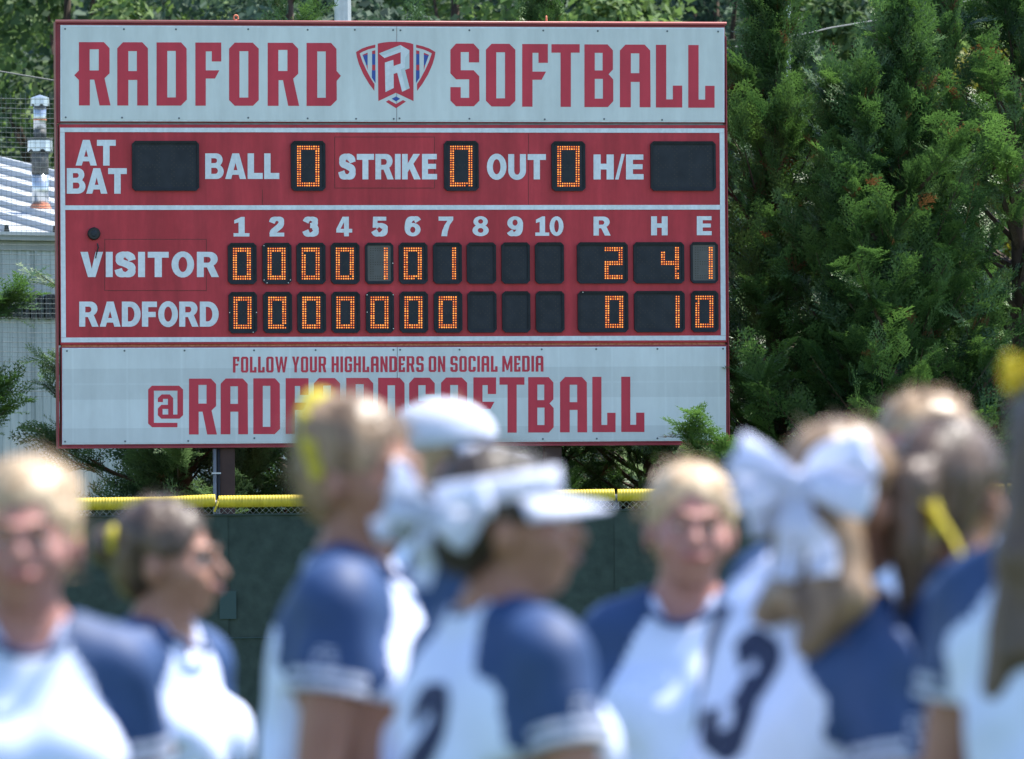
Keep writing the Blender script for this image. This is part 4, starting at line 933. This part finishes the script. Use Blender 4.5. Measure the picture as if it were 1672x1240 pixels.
M['hair_light'] = hair_mat('hair_light', (0.15, 0.090, 0.052), (0.46, 0.32, 0.20)); M['hair_dark'] = hair_mat('hair_dark', (0.014, 0.009, 0.007), (0.040, 0.024, 0.016))
M['jersey'] = mat('jersey_white', (0.57, 0.64, 0.88), 0.75, 0.2, col2=(0.64, 0.71, 0.94), nscale=9, bump=(.35, .01))
M['navy'] = mat('jersey_navy', (0.017, 0.046, 0.130), 0.6, 0.3, col2=(0.026, 0.062, 0.170), nscale=9, bump=(.35, .01))
M['navy_dark'] = mat('number_navy', (0.018, 0.028, 0.075), 0.6, 0.3)
M['pants'] = mat('pants_white', (0.70, 0.72, 0.74), 0.8, 0.2, col2=(0.76, 0.77, 0.79), nscale=6, bump=(.4, .01))
def cloth(n, c, tr):
    m = mat(n, c, .55, .3); nt = m.node_tree; b = nt.nodes['Principled BSDF']; t_ = nt.nodes.new('ShaderNodeBsdfTranslucent'); t_.inputs['Color'].default_value = (*c, 1)
    x = nt.nodes.new('ShaderNodeMixShader'); x.inputs[0].default_value = tr; nt.links.new(b.outputs[0], x.inputs[1]); nt.links.new(t_.outputs[0], x.inputs[2]); nt.links.new(x.outputs[0], nt.nodes['Material Output'].inputs['Surface']); return m
M['cloth_white'] = cloth('ribbon_white', (0.72, 0.76, 0.90), .42); M['cloth_yellow'] = cloth('ribbon_yellow', (0.70, 0.60, 0.06), .38)
M['shoe'] = mat('shoe', (0.02, 0.025, 0.05), 0.5, 0.4)

def ribbon(name, pts, wid, wdir, m, parent, th=.0016):
    """a cloth strip through pts, wid wide, spread along wdir"""
    q = []; n = len(pts); pts = [np.array(p, float) for p in pts]
    for i in range(n - 1):
        p0, p1, p2, p3 = pts[max(i - 1, 0)], pts[i], pts[i + 1], pts[min(i + 2, n - 1)]
        for k in range(5):
            t = k / 5; q.append(.5 * ((2 * p1) + (-p0 + p2) * t + (2 * p0 - 5 * p1 + 4 * p2 - p3) * t * t + (-p0 + 3 * p1 - 3 * p2 + p3) * t ** 3))
    q.append(pts[-1]); V = []; F = []
    ws = np.interp(np.linspace(0, 1, len(q)), np.linspace(0, 1, len(wid)), wid); wd = np.array(wdir, float); wd /= np.linalg.norm(wd)
    for i, p in enumerate(q):
        t = q[min(i + 1, len(q) - 1)] - q[max(i - 1, 0)]; t /= np.linalg.norm(t) + 1e-9
        s_ = wd - t * (wd @ t); s_ /= np.linalg.norm(s_) + 1e-9; nn = np.cross(t, s_)
        for u in (-1, -.33, .33, 1): V.append(p + s_ * ws[i] / 2 * u + nn * .006 * (1 - u * u) * math.sin(i * .7))
    for i in range(len(q) - 1):
        for k in range(3): F.append((4 * i + k, 4 * i + k + 1, 4 * i + 5 + k, 4 * i + 4 + k))
    o = link_mesh(name, V, F, m, parent, smooth=True); sm_ = o.modifiers.new('thickness', 'SOLIDIFY'); sm_.thickness = th; sm_.offset = 0; return o

def person(label, px, dist, top, face, head_yaw=0, head_pitch=0, lean=0, arms=None, hair='hair_brown', skin='skin', hair_style='pony', legs_h=.02, extras=(), number=None, hair_len=1.29, hair_dx=0.0, raglan_left=.058, smile=False, num_z=1.14, num_x=.01, front_mark=False, fatness=1.0, bodyshift=(0, 0), head_roll=0):
    """px = photo column of the head's middle, dist = metres from the camera, top = photo row of the head's top, face = heading (0 looks at the camera, +90 to the right)"""
    q = P(px, top, dist); H = q[2]; sc = H / 1.705
    t = thing('person', label, 'person', (q[0], dist, ground_z(dist)), math.radians(face)); t['group'] = 'softball players in front of the scoreboard'
    H -= ground_z(dist); sc = H / 1.705; t.scale = (sc, sc, sc); f_ = fatness
    Rl = rot('y', lean)                                        # sideways lean of the trunk about the hips
    def tr(p): p = np.array(p, float); b = np.array([0, 0, .95]); return Rl @ (p - b) + b if p[2] > .95 else p
    # arms: for each side (s = +1 is the person's left) elbow and wrist offsets from the shoulder
    arms = arms or {}; J = {}
    for s in (1, -1):
        sh = tr((s * .152, .012, 1.365)); el = sh + np.array(arms.get((s, 'e'), (s * .045, .02, -.285))); wr = el + np.array(arms.get((s, 'w'), (s * .01, -.07, -.235))); J[s] = (sh, el, wr)
    neck = tr((0, .012, 1.47)); Rh = rot('z', head_yaw) @ rot('x', -head_pitch) @ rot('y', head_roll)
    def hd(x, y, z): return neck + Rh @ (np.array([x, y, z]) - np.array([0, .012, 1.47]))
    lim = [np.array([-.5, -.62, -.01]), np.array([.5, .5, 1.76])]
    allp = np.array([p for s in J for p in J[s]]); lo = np.minimum(allp.min(0) - .13, [-.26, -.22, -.01]); hi = np.maximum(allp.max(0) + .13, [.26, .22, 1.74])
    lo[2] = -.01; hi[2] = 1.76
    def torso(F, g=0.0, k=.04):
        F.ell(tr((0, .012, 1.24)), (.150 * f_ + g, .102 * f_ + g, .20 + g), Rl, k); F.ell(tr((0, .0, 1.06)), (.128 * f_ + g, .098 * f_ + g, .17), Rl, k); F.ell((0, .015, .92), (.168 * f_ + g, .122 * f_ + g, .13 + g), None, k)
        F.cone(tr((-.135, .018, 1.375)), tr((.135, .018, 1.375)), .052 + g, .052 + g, k)
        for s in (1, -1):
            F.cone(tr((0, .025, 1.44)), tr((s * .12, .02, 1.39)), .052 + g * .6, .045 + g, .03); F.ell(tr((s * .066, -.078, 1.235)), (.062 + g, .055 + g, .062 + g), Rl, .03)
            F.ell(tr((s * .075, .075, 1.30)), (.07 + g, .045 + g, .09 + g), Rl, .03)
    # --- body
    B = Field(lo, hi, .0095); torso(B)
    B.cone(tr((0, .02, 1.38)), neck + [0, 0, .03], .056, .050, .025)
    for s in (1, -1):
        sh, el, wr = J[s]; B.cone(sh, sh, .050, .050, .03); B.cone(sh, el, .045 * f_, .038, .02); B.cone(el, wr, .039, .026, .012)
        d = (wr - el) / np.linalg.norm(wr - el); sd_ = np.cross(d, [0, -1, 0.2]); sd_ /= np.linalg.norm(sd_) + 1e-9; nn = np.cross(d, sd_)
        B.ell(wr + d * .045, (.038, .018, .048), np.stack([sd_, nn, d], 1), .012)
        for j, (o_, L_) in enumerate(((-.029, .068), (-.010, .078), (.010, .074), (.028, .058))):
            a = wr + d * .082 + sd_ * o_; b = a + d * L_ * .5 + nn * .006; c = b + d * L_ * .35 + nn * .020; B.cone(a, b, .0095, .009, .004); B.cone(b, c, .009, .0075, .003)
        a = wr + d * .025 + sd_ * s * .032; B.cone(a, a + d * .040 + sd_ * s * .026 + nn * .012, .013, .010, .006)
        hp = (s * .088, .01, .90); B.cone(hp, (s * .095, -.005, .48), .088 * f_, .056, .03); B.cone((s * .095, -.005, .48), (s * .10, .03, .09), .056, .036, .02)
        B.cone((s * .10, .045, .045), (s * .115, -.12, .035), .040, .030, .02)
    # head with its features
    B.ell(hd(0, .012, 1.605), (.074, .092, .088), Rh, .0); B.ell(hd(0, -.035, 1.545), (.058, .058, .072), Rh, .03); B.ell(hd(0, -.062, 1.497), (.030, .026, .022), Rh, .025)
    for s in (1, -1):
        B.ell(hd(s * .042, -.060, 1.552), (.026, .026, .026), Rh, .02); B.ell(hd(s * .078, .012, 1.565), (.010, .020, .031), Rh, .008)
        B.ell(hd(s * .031, -.104, 1.583), (.020, .019, .013), Rh, .014, 'sub'); B.cone(hd(s * .012, -.094, 1.604), hd(s * .046, -.082, 1.603), .009, .007, .012)
    B.cone(hd(0, -.090, 1.590), hd(0, -.112, 1.556), .009, .0135, .012); B.ell(hd(0, -.092, 1.527), (.028, .016, .014), Rh, .012)
    V, Fc = B.mesh(); link_mesh('body', V, Fc, M[skin], t, smooth=True)
    for s in (1, -1):
        c = hd(s * .031, -.0805, 1.583); mb = MB()
        mb.tube([tuple(c + Rh @ np.array([0, -a, 0])) for a in (-.012, -.006, .002, .008, .011)], [.004, .009, .0105, .008, .003], 10); mb.v = [(v[0], v[1], c[2] + (v[2] - c[2]) * .5) for v in mb.v]; ey = mb.build('eye', M['eye_white'], t, smooth=True)
        mb = MB(); mb.tube([tuple(c + Rh @ np.array([0, -.009, 0])), tuple(c + Rh @ np.array([0, -.0115, 0]))], [.0050, .0040], 10); mb.v = [(v[0], v[1], c[2] + (v[2] - c[2]) * .8) for v in mb.v]; mb.build('iris', M['iris'], ey, smooth=True)
    mb = MB(); mb.tube([tuple(hd(x, -.105 + 5 * x * x * 1.6, 1.527 + 3.5 * x * x)) for x in (-.026, -.014, 0, .014, .026)], [.002, .0062, .0072, .0062, .002], 8); mb.build('lips', M['lips'], t, smooth=True)
    if smile:
        mb = MB(); mb.tube([tuple(hd(x, -.108 + 7 * x * x, 1.526 + 5 * x * x)) for x in (-.018, -.009, 0, .009, .018)], [.0012, .0028, .0032, .0028, .0012], 8); mb.build('teeth', M['eye_white'], t, smooth=True)
    for s in (1, -1):
        mb = MB(); mb.tube([tuple(hd(s * x, y, z)) for x, y, z in ((.014, -.101, 1.605), (.032, -.098, 1.610), (.050, -.086, 1.604))], [.0022, .0030, .0015], 6); mb.build('eyebrow', M['hair_brown'], t, smooth=True)
    # --- jersey: trunk and sleeves grown together, then parted along the raglan seam
    Jf = Field(np.minimum(lo, [-.3, -.26, .80]) * [1, 1, 0] + [0, 0, .80], np.append(hi[:2], 1.56), .0095); torso(Jf, .016)
    Jf.cone(tr((0, .01, 1.2)), (0, .01, .86), .142 * f_, .192 * f_, .05)
    cuff = {}
    for s in (1, -1):
        sh, el, wr = J[s]; d = (el - sh) / np.linalg.norm(el - sh); ce = sh + d * .128; cuff[s] = (sh, d, ce)
        Jf.cone(sh, ce, .058, .062 * (f_ * .5 + .5), .025)
    sl, g = Jf._win(Jf.lo, Jf.lo + Jf.n * Jf.h, 0); X, Y_, Z_ = g
    wr_ = np.clip((1.42 - Z_) * 4, .15, 1)
    Jf.d = (Jf.d + wr_ * (.0045 * np.sin(X * 38 + Z_ * 22 + 2.2 * np.sin(Z_ * 11 + Y_ * 17 + px)) + .0035 * np.sin(Y_ * 45 - Z_ * 34 + 1.7 * np.sin(X * 19 + px * .7)))).astype(np.float32)
    # openings: neck, hem, cuffs
    for s in (1, -1):
        sh, d, ce = cuff[s]; e = (X - ce[0]) * d[0] + (Y_ - ce[1]) * d[1] + (Z_ - ce[2]) * d[2]
        near = ((X - ce[0]) ** 2 + (Y_ - ce[1]) ** 2 + (Z_ - ce[2]) ** 2) < .16 ** 2
        lat = (X * s > .115)
        Jf.d = np.where(near & lat & (e > 0), np.maximum(Jf.d, e), Jf.d)
    Jf.d = np.maximum(Jf.d, (.84 - Z_) + 0 * Jf.d); n0 = tr((0, .02, 1.40))
    Jf.cone(n0 + [0, .0, .065], n0 + [0, -.01, .2], .072, .085, .004, 'sub'); Jf.cone(n0 + [0, -.075, .045], n0 + [0, -.13, .06], .045, .06, .006, 'sub')
    V, Fc = Jf.mesh(); cen = V[Fc].mean(1); lc = (cen - [0, 0, .95]) @ Rl + [0, 0, .95]
    is_s = {}
    for s in (1, -1):
        sh, d, ce = cuff[s]; tt = np.clip((cen - sh) @ d, 0, .2); dist_arm = np.linalg.norm(cen - sh - tt[:, None] * d, axis=1)
        is_s[s] = (lc[:, 0] * s > (raglan_left if s == 1 else .058) + np.clip(1.43 - lc[:, 2], 0, 1) * .55) & (lc[:, 2] > 1.0) & (dist_arm < .098 + np.clip((lc[:, 2] - 1.335) * 1.3, 0, .07))
    rest = ~(is_s[1] | is_s[-1])
    def sub(mask, name, m):
        f = Fc[mask]; u, inv = np.unique(f, return_inverse=True); return link_mesh(name, V[u], inv.reshape(f.shape), m, t, smooth=True)
    jer = sub(rest, 'jersey', M['jersey'])
    bvh_j = BVHTree.FromPolygons([Vector(v) for v in V], [tuple(f) for f in Fc])
    for s in (1, -1):
        if not is_s[s].any(): continue
        sv = sub(is_s[s], 'sleeve', M['navy']); sh, d, ce = cuff[s]; r = .062 * (f_ * .5 + .5)
        for a, b, m_, e in ((-.030, -.018, 'cloth_white', .0028), (-.018, -.009, 'navy', .0014), (-.009, .003, 'cloth_white', .0028)):
            mb = MB(); mb.tube([tuple(ce + d * a), tuple(ce + d * b)], [r + e, r + e], 22, cap=(b > 0)); mb.build('cuff_stripe', M[m_], sv, smooth=False)
        # small round emblem of white threads on the outside of the sleeve
        out = np.array([s * 1.0, 0, 0]); out = out - d * (out @ d); out /= np.linalg.norm(out); fw_ = np.cross(d, out); c0 = sh + d * .085
        mb = MB()
        for (dx, dz, w_, h_) in ((0, .018, .030, .004), (-.010, .008, .014, .006), (.012, .008, .014, .006), (0, -.002, .040, .005), (-.012, -.012, .012, .006), (.010, -.012, .016, .005), (0, -.021, .026, .004)):
            pts = []
            for (a, b) in ((-1, -1), (1, -1), (1, 1), (-1, 1)):
                o_ = c0 + fw_ * (dx + a * w_ / 2) - d * (dz + b * h_ / 2) + out * .12; hit = bvh_j.ray_cast(Vector(o_), Vector(-out)); pts.append(tuple(hit[0] + Vector(out) * .002) if hit[0] else tuple(o_))
            mb.add(pts, [(0, 1, 2, 3)])
        mb.build('sleeve_emblem', M['cloth_white'], sv)
    # collar band
    mb = MB(); ring = []
    for i in range(25):
        a = 2 * math.pi * i / 24; ring.append(tuple(n0 + [.074 * math.sin(a), -.012 - .082 * math.cos(a) * (1 if math.cos(a) < 0 else 1.25), .045 - .042 * max(0, math.cos(a)) ** 2]))
    mb.tube(ring, .007, 6, cap=False); mb.build('collar', M['navy'], t, smooth=True)
    # trousers, shoes
    Pf = Field((-.26, -.2, .05), (.26, .2, 1.02), .014); Pf.ell((0, .015, .92), (.178 * f_, .132 * f_, .14), None, .03)
    for s in (1, -1):
        Pf.cone((s * .088, .01, .90), (s * .095, -.005, .48), .100 * f_, .072, .03); Pf.cone((s * .095, -.005, .48), (s * .10, .03, .12), .072, .055, .02)
    V2, F2 = Pf.mesh(); link_mesh('trousers', V2, F2, M['pants'], t, smooth=True)
    for s in (1, -1):
        Sf = Field((-.2, -.25, -.01), (.2, .15, .16), .014); Sf.cone((s * .10, .045, .055), (s * .116, -.125, .042), .052, .040, .02); Sf.cone((s * .10, .045, .055), (s * .10, .04, .12), .05, .05, .02)
        V2, F2 = Sf.mesh(); V2[:, 2] = np.maximum(V2[:, 2], .002); link_mesh('shoe', V2, F2, M['shoe'], t, smooth=True)
    # --- hair
    Hf = Field(lo * [1, 1, 0] + [-.05, -.05, 1.05], np.array([hi[0] + .05, hi[1] + .08, 1.82]), .0085)
    Hf.ell(hd(0, .020, 1.618), (.084, .099, .090), Rh, 0.0)
    if hair_style in ('pony', 'bun', 'puff'):
        Hf.ell(hd(0, .055, 1.57), (.070, .060, .070), Rh, .02)
    if hair_style == 'puff': Hf.ell(hd(0, .035, 1.655), (.080, .080, .055), Rh, .03)
    if hair_style == 'bun': Hf.ell(hd(0, .125, 1.61), (.042, .036, .040), Rh, .008)
    if hair_style == 'pony':
        a, b, c, e = hd(0, .10, 1.625), hd(0, .155, 1.60), hd(0, .165, 1.50), hd(.01, .15, 1.38); Hf.cone(a, b, .024, .030, .02); Hf.cone(b, c, .034, .036, .02); Hf.cone(c, e, .035, .012, .02)
    if hair_style == 'long':
        for x in (-.045, -.015, .015, .045):
            a, b, c = hd(x, .075, 1.58), hd(x * 1.25 + hair_dx * .6, .10, 1.44), tr((x * 1.2 + hair_dx, .135, hair_len + .03 * math.cos(x * 60))); Hf.cone(a, b, .036, .036, .02); Hf.cone(b, c, .036, .024, .02)
    Hf.ell(hd(0, -.100, 1.560), (.074, .082, .082), Rh, .012, 'sub'); Hf.ell(hd(0, -.125, 1.60), (.058, .060, .060), Rh, .012, 'sub'); Hf.cone(hd(-.12, -.02, 1.53), hd(.12, -.02, 1.53), .036, .036, .01, 'sub')
    sl, g = Hf._win(Hf.lo, Hf.lo + Hf.n * Hf.h, 0); Hf.d = Hf.d + (.0035 * np.sin(g[0] * 310 + g[2] * 40) * np.cos(g[1] * 280 + g[2] * 30) + .003 * np.sin(g[0] * 95 + 3 * np.sin(g[2] * 25)) * np.sin(g[1] * 80 + 1)).astype(np.float32)
    V2, F2 = Hf.mesh(); hair_o = link_mesh('hair', V2, F2, M[hair], t, smooth=True)
    # loose strands
    rg = np.random.default_rng(int(px + 1000)); mb = MB(); nrm_c = hd(0, .02, 1.60)
    for i in range(150):
        v = V2[rg.integers(len(V2))]; o_ = (v - nrm_c); o_ /= np.linalg.norm(o_) + 1e-9
        if v[2] < 1.5 and rg.uniform() < .7: continue
        tdir = np.cross(o_, rg.normal(0, 1, 3)); tdir /= np.linalg.norm(tdir); l = rg.uniform(.025, .075)
        mb.tube([tuple(v), tuple(v + tdir * l * .5 + o_ * .008), tuple(v + tdir * l + o_ * rg.uniform(.0, .016))], [.0013, .0011, .0005], 3, cap=False)
    mb.build('loose_strands', M[hair], hair_o, kind='stuff')
    # --- number printed on the back (or a worn script line on the chest)
    def print_on(chars, cxl, cz, hgt, back, m, table=GRO, adv=.62, slant=0, mode=None, wsc=.72):
        y_ = 1 if back else -1; out = MB(); x0 = cxl
        for ch in chars:
            for (o_, hs) in pieces(ch, table):
                if isinstance(o_, Strip):
                    n = len(o_) // 2; flat = list(o_); tri = [(i + 1, i, 2 * n - 1 - i, 2 * n - 2 - i) for i in range(n - 1)]
                else:
                    flat, tri = fill([o_] + hs)
                for f in tri:
                    P2 = [np.array(flat[i]) for i in f]
                    if len(P2) == 4: cells = [[P2[0], P2[1], P2[2]], [P2[0], P2[2], P2[3]]]
                    else: cells = [P2]
                    for c3 in cells:
                        for _ in range(3):
                            pass
                        st = [c3]
                        for _ in range(3):
                            nx2 = []
                            for a, b, c in st:
                                if max(np.linalg.norm(a - b), np.linalg.norm(b - c), np.linalg.norm(a - c)) < .22: nx2.append((a, b, c)); continue
                                ab, bc, ca_ = (a + b) / 2, (b + c) / 2, (a + c) / 2; nx2 += [(a, ab, ca_), (ab, b, bc), (ca_, bc, c), (ab, bc, ca_)]
                            st = nx2
                        for tri3 in st:
                            pts = []
                            for p in tri3:
                                lx = (x0 + p[0] * hgt * wsc) * (-1 if back else 1); lz = cz + p[1] * hgt
                                w_ = tr((lx, .3 * y_, lz)); hit = bvh_j.ray_cast(Vector(w_), Vector((0, -y_, 0))); pts.append(tuple(hit[0] + Vector((0, .0025 * y_, 0))) if hit[0] else None)
                            if None not in pts: out.add(pts, [(0, 1, 2)])
            x0 += (table[ch][0] + .10) * hgt * wsc
        return out
    if number:
        w_ = sum(GRO[c][0] + .10 for c in number) * .20 * .72
        out = print_on(number, -w_ / 2 + num_x, num_z, .20, True, None); o = out.build('number', M['navy_dark'], t, smooth=True)
    if front_mark:
        out = MB(); rs = np.random.RandomState(3)
        for k in range(9):
            x = -.13 + k * .032; amp = .03 if k in (0, 4) else .018
            pts = [(x, 0), (x + .008, amp), (x + .016, amp * .2), (x + .022, -.004)]
            for (a, b) in zip(pts, pts[1:]):
                quad = [(a[0] - .004, a[1]), (a[0] + .004, a[1]), (b[0] + .004, b[1]), (b[0] - .004, b[1])]; pp = []
                for (u, v) in quad:
                    w_ = tr((-u * -1, -.3, 1.165 + v + .10 * u * .4)); hit = bvh_j.ray_cast(Vector(w_), Vector((0, 1, 0))); pp.append(tuple(hit[0] + Vector((0, -.0025, 0))) if hit[0] else None)
                if None not in pp: out.add(pp, [(0, 1, 2, 3)])
        if out.v: out.build('chest_script', M['navy_dark'], t)
    for fn in extras: fn(t, hd, tr, Rh)
    return t

# headwear and ribbons, built on the head's own frame
def hair_tie(x, y, z, m='cloth_yellow', s=1.0, tails=True, long=1.0, sgs=(-1, 1)):
    def fn(t, hd, tr, Rh):
        mb = MB(); ring = [tuple(hd(x + .030 * s * math.cos(a), y, z + .030 * s * math.sin(a))) for a in np.linspace(0, 2 * math.pi, 14)]; mb.tube(ring, .011 * s, 8, cap=False); k = mb.build('hair_tie', M[m], t, smooth=True)
        if tails:
            for sg in sgs: ribbon('ribbon_tail', [hd(x, y, z), hd(x + sg * .035 * s, y + .02, z + .01 * s), hd(x + sg * .06 * s * long, y + .025, z - .05 * s * long)], [.012, .03 * s, .024 * s], Rh @ np.array([0, 1, .6]), M[m], k)
    return fn
def big_bow(x, y, z, s=1.0, m='cloth_white', yaw=0, tail=.13, loops=(158, 205, 20, -28), tails=(-72, -108), seed=1):
    """a floppy hair bow: loops and tails leave the knot at the given angles (0 = to the wearer's left, 90 = up)"""
    def fn(t, hd, tr, Rh):
        Rb = rot('z', yaw); rg = np.random.default_rng(seed)
        def h(a, b, c): v = Rb @ np.array([a, b, c]); return hd(x + v[0], y + v[1], z + v[2])
        mb = MB(); mb.tube([tuple(h(0, -.005, -.016 * s)), tuple(h(0, .012, 0)), tuple(h(0, -.005, .016 * s))], [.012 * s, .018 * s, .012 * s], 10); k = mb.build('bow_knot', M[m], t, smooth=True)
        for a in loops:
            a = math.radians(a); c, q = math.cos(a), math.sin(a); L_ = s * rg.uniform(.085, .125); w_ = rg.uniform(.046, .066) * s; d1, d2 = rg.uniform(.02, .045), rg.uniform(-.02, 0)
            wd = Rh @ Rb @ np.array([-q, rg.uniform(-.3, .5), c])
            ribbon('bow_loop', [h(0, .004, 0), h(c * L_ * .5, d1, q * L_ * .5 + .012), h(c * L_, d1 * .7, q * L_), h(c * L_ * 1.03, d2 * .3, q * L_ - .006), h(c * L_ * .55, d2, q * L_ * .5 - .010), h(0, .002, 0)], [.018 * s, w_ * .8, w_, w_ * 1.05, w_ * .85, .018 * s], wd, M[m], k, .0010)
        for a in tails:
            a = math.radians(a); c, q = math.cos(a), math.sin(a); l = tail * rg.uniform(.85, 1.15) * s
            ribbon('bow_tail', [h(0, .006, 0), h(c * l * .35, .024, q * l * .4), h(c * l * .8, .010, q * l * .7), h(c * l, .02, q * l)], [.018 * s, .036 * s, .044 * s, .040 * s], Rh @ Rb @ np.array([-q, rg.uniform(.1, .6), c]), M[m], k, .0010)
    return fn
def visor(m='cloth_white', crown=False):
    def fn(t, hd, tr, Rh):
        V = []; F = []; n = 40
        for i in range(n):
            a = 2 * math.pi * i / n
            for (k, zz) in ((1.0, 0), (.97, .042)): V.append(hd(.090 * k * math.sin(a), .018 - .107 * k * math.cos(a), 1.617 + zz + .012 * math.cos(a)))
        F = [(2 * i, (2 * i + 2) % (2 * n), (2 * i + 3) % (2 * n), 2 * i + 1) for i in range(n)]
        b = link_mesh('visor_band' if not crown else 'cap_band', V, F, M[m], t, smooth=True); sm_ = b.modifiers.new('thickness', 'SOLIDIFY'); sm_.thickness = .004
        V = []; n = 18
        for i in range(n + 1):
            a = math.radians(-72 + 144 * i / n); r0x, r0y = .088, .104
            for u in (0, .33, .66, 1):
                e = u * .078 * math.cos(a * 1.0) ** .55; V.append(hd((r0x + e * .45) * math.sin(a), .018 - (r0y + e) * math.cos(a), 1.620 - u * .020 - .016 * math.sin(a) ** 2 * u))
        F = [(4 * i + k, 4 * i + 4 + k, 4 * i + 5 + k, 4 * i + 1 + k) for i in range(n) for k in range(3)]
        br_ = link_mesh('brim', V, F, M[m], t, smooth=True); sm_ = br_.modifiers.new('thickness', 'SOLIDIFY'); sm_.thickness = .004
        if crown:
            V = [hd(0, .018, 1.718)]; F = []; n = 24; rings = 6
            for j in range(1, rings + 1):
                e = math.radians(90 - 90 * j / rings)
                for i in range(n):
                    a = 2 * math.pi * i / n; V.append(hd(.096 * math.cos(e) * math.sin(a), .018 - .112 * math.cos(e) * math.cos(a), 1.640 + .078 * math.sin(e)))
            F = [(0, 1 + i, 1 + (i + 1) % n) for i in range(n)] + [(1 + j * n + i, 1 + (j + 1) * n + i, 1 + (j + 1) * n + (i + 1) % n, 1 + j * n + (i + 1) % n) for j in range(rings - 1) for i in range(n)]
            cr = link_mesh('cap_crown', V, F, M[m], t, smooth=True)
    return fn
def head_band(m='cloth_yellow', y=.045):
    def fn(t, hd, tr, Rh):
        mb = []
        pts = [hd(.088 * math.cos(a), y + .030 * math.sin(a), 1.615 + .103 * math.sin(a)) for a in np.linspace(-.35, math.pi + .35, 15)]
        ribbon('head_band', pts, [.022, .03, .022], Rh @ np.array([0, 1, 0.3]), M[m], t, .003)
    return fn

# ------------------------------------------------------------------ the players
person('smiling blonde player facing the camera at the left edge, navy raglan sleeve, yellow ribbon behind', 42, 10.7, 756, 6, head_yaw=-6, hair='hair_blond', skin='skin_rosy', hair_style='puff', front_mark=True, fatness=1.0,
       arms={(1, 'e'): (.035, .03, -.28)}, extras=[hair_tie(.062, .10, 1.585, s=.5, tails=False)], smile=True)
person('brown haired player in profile facing right, yellow ribbon in her bun', 272, 13.2, 815, 60, head_yaw=18, hair='hair_brown', skin='skin', hair_style='bun', front_mark=True, fatness=.95, extras=[hair_tie(-.045, .098, 1.625, s=.75, sgs=(1,))])
person('tall light haired player with a yellow headband, seen from her right side, arm bent', 592, 11.7, 654, 80, head_yaw=-18, hair='hair_mid', skin='skin_tan', hair_style='puff', fatness=1.05,
       arms={(-1, 'e'): (-.04, .03, -.285), (-1, 'w'): (.02, -.20, -.10)}, extras=[head_band()])
person('player in a white cap, mostly hidden behind the tall light haired player', 736, 15.3, 660, 105, head_yaw=-20, hair='hair_light', skin='skin', hair_style='bun', extras=[visor(crown=True)])
person('player with number 2 on her back, white visor and large white bow, looking right', 828, 10.6, 728, 122, head_yaw=-27, hair='hair_dark', skin='skin', hair_style='bun', number='2', fatness=1.08, head_pitch=2,
       arms={(-1, 'e'): (-.085, .0, -.275)}, extras=[visor(), big_bow(-.045, .112, 1.605, .92, yaw=40, tail=.12, loops=(-10, 18, 40, 168, 200), tails=(-78, -12), seed=3)])
person('blonde player with pulled back hair smiling at the camera in the middle of the group', 1118, 12.9, 756, -10, head_yaw=14, hair='hair_blond', skin='skin_rosy', hair_style='bun',
       arms={(-1, 'e'): (-.06, -.02, -.27), (-1, 'w'): (.10, -.14, -.12)}, fatness=1.0, head_roll=4, smile=True)
person('player with number 13 on her back, long straight brown hair under a huge white bow', 1228, 11.3, 636, 128, head_yaw=8, raglan_left=.125, hair='hair_mid', skin='skin', hair_style='long', number='13', fatness=1.02, lean=-26, hair_len=1.43, num_z=1.165, num_x=-.05, hair_dx=-.045,
       arms={(-1, 'e'): (-.05, .0, -.28)}, extras=[big_bow(-.03, .135, 1.605, 1.08, yaw=5, tail=.12, loops=(24, -24, 8, 158, 190), tails=(-80, -110), seed=5)])
person('brown haired player with a reddish forehead standing behind the player with the huge bow', 1496, 13.8, 648, -32, head_yaw=-10, hair='hair_light', skin='skin_rosy', hair_style='puff')
person('dark haired player with a long yellow ribbon on her ponytail, sleeve towards the camera', 1560, 11.2, 682, 92, head_yaw=62, hair='hair_brown', skin='skin_tan', hair_style='pony',
       arms={(-1, 'e'): (-.03, .02, -.29)}, extras=[hair_tie(0, .155, 1.545, s=1.2, long=1.5, sgs=(-1,)), hair_tie(.07, .05, 1.62, 'cloth_white', .5, False)])
person('tall brown haired player cut off by the right edge, yellow bow high on her head', 1750, 10.2, 600, 150, head_yaw=20, hair='hair_brown', skin='skin', hair_style='long', extras=[big_bow(.060, .02, 1.70, .28, 'cloth_yellow')])
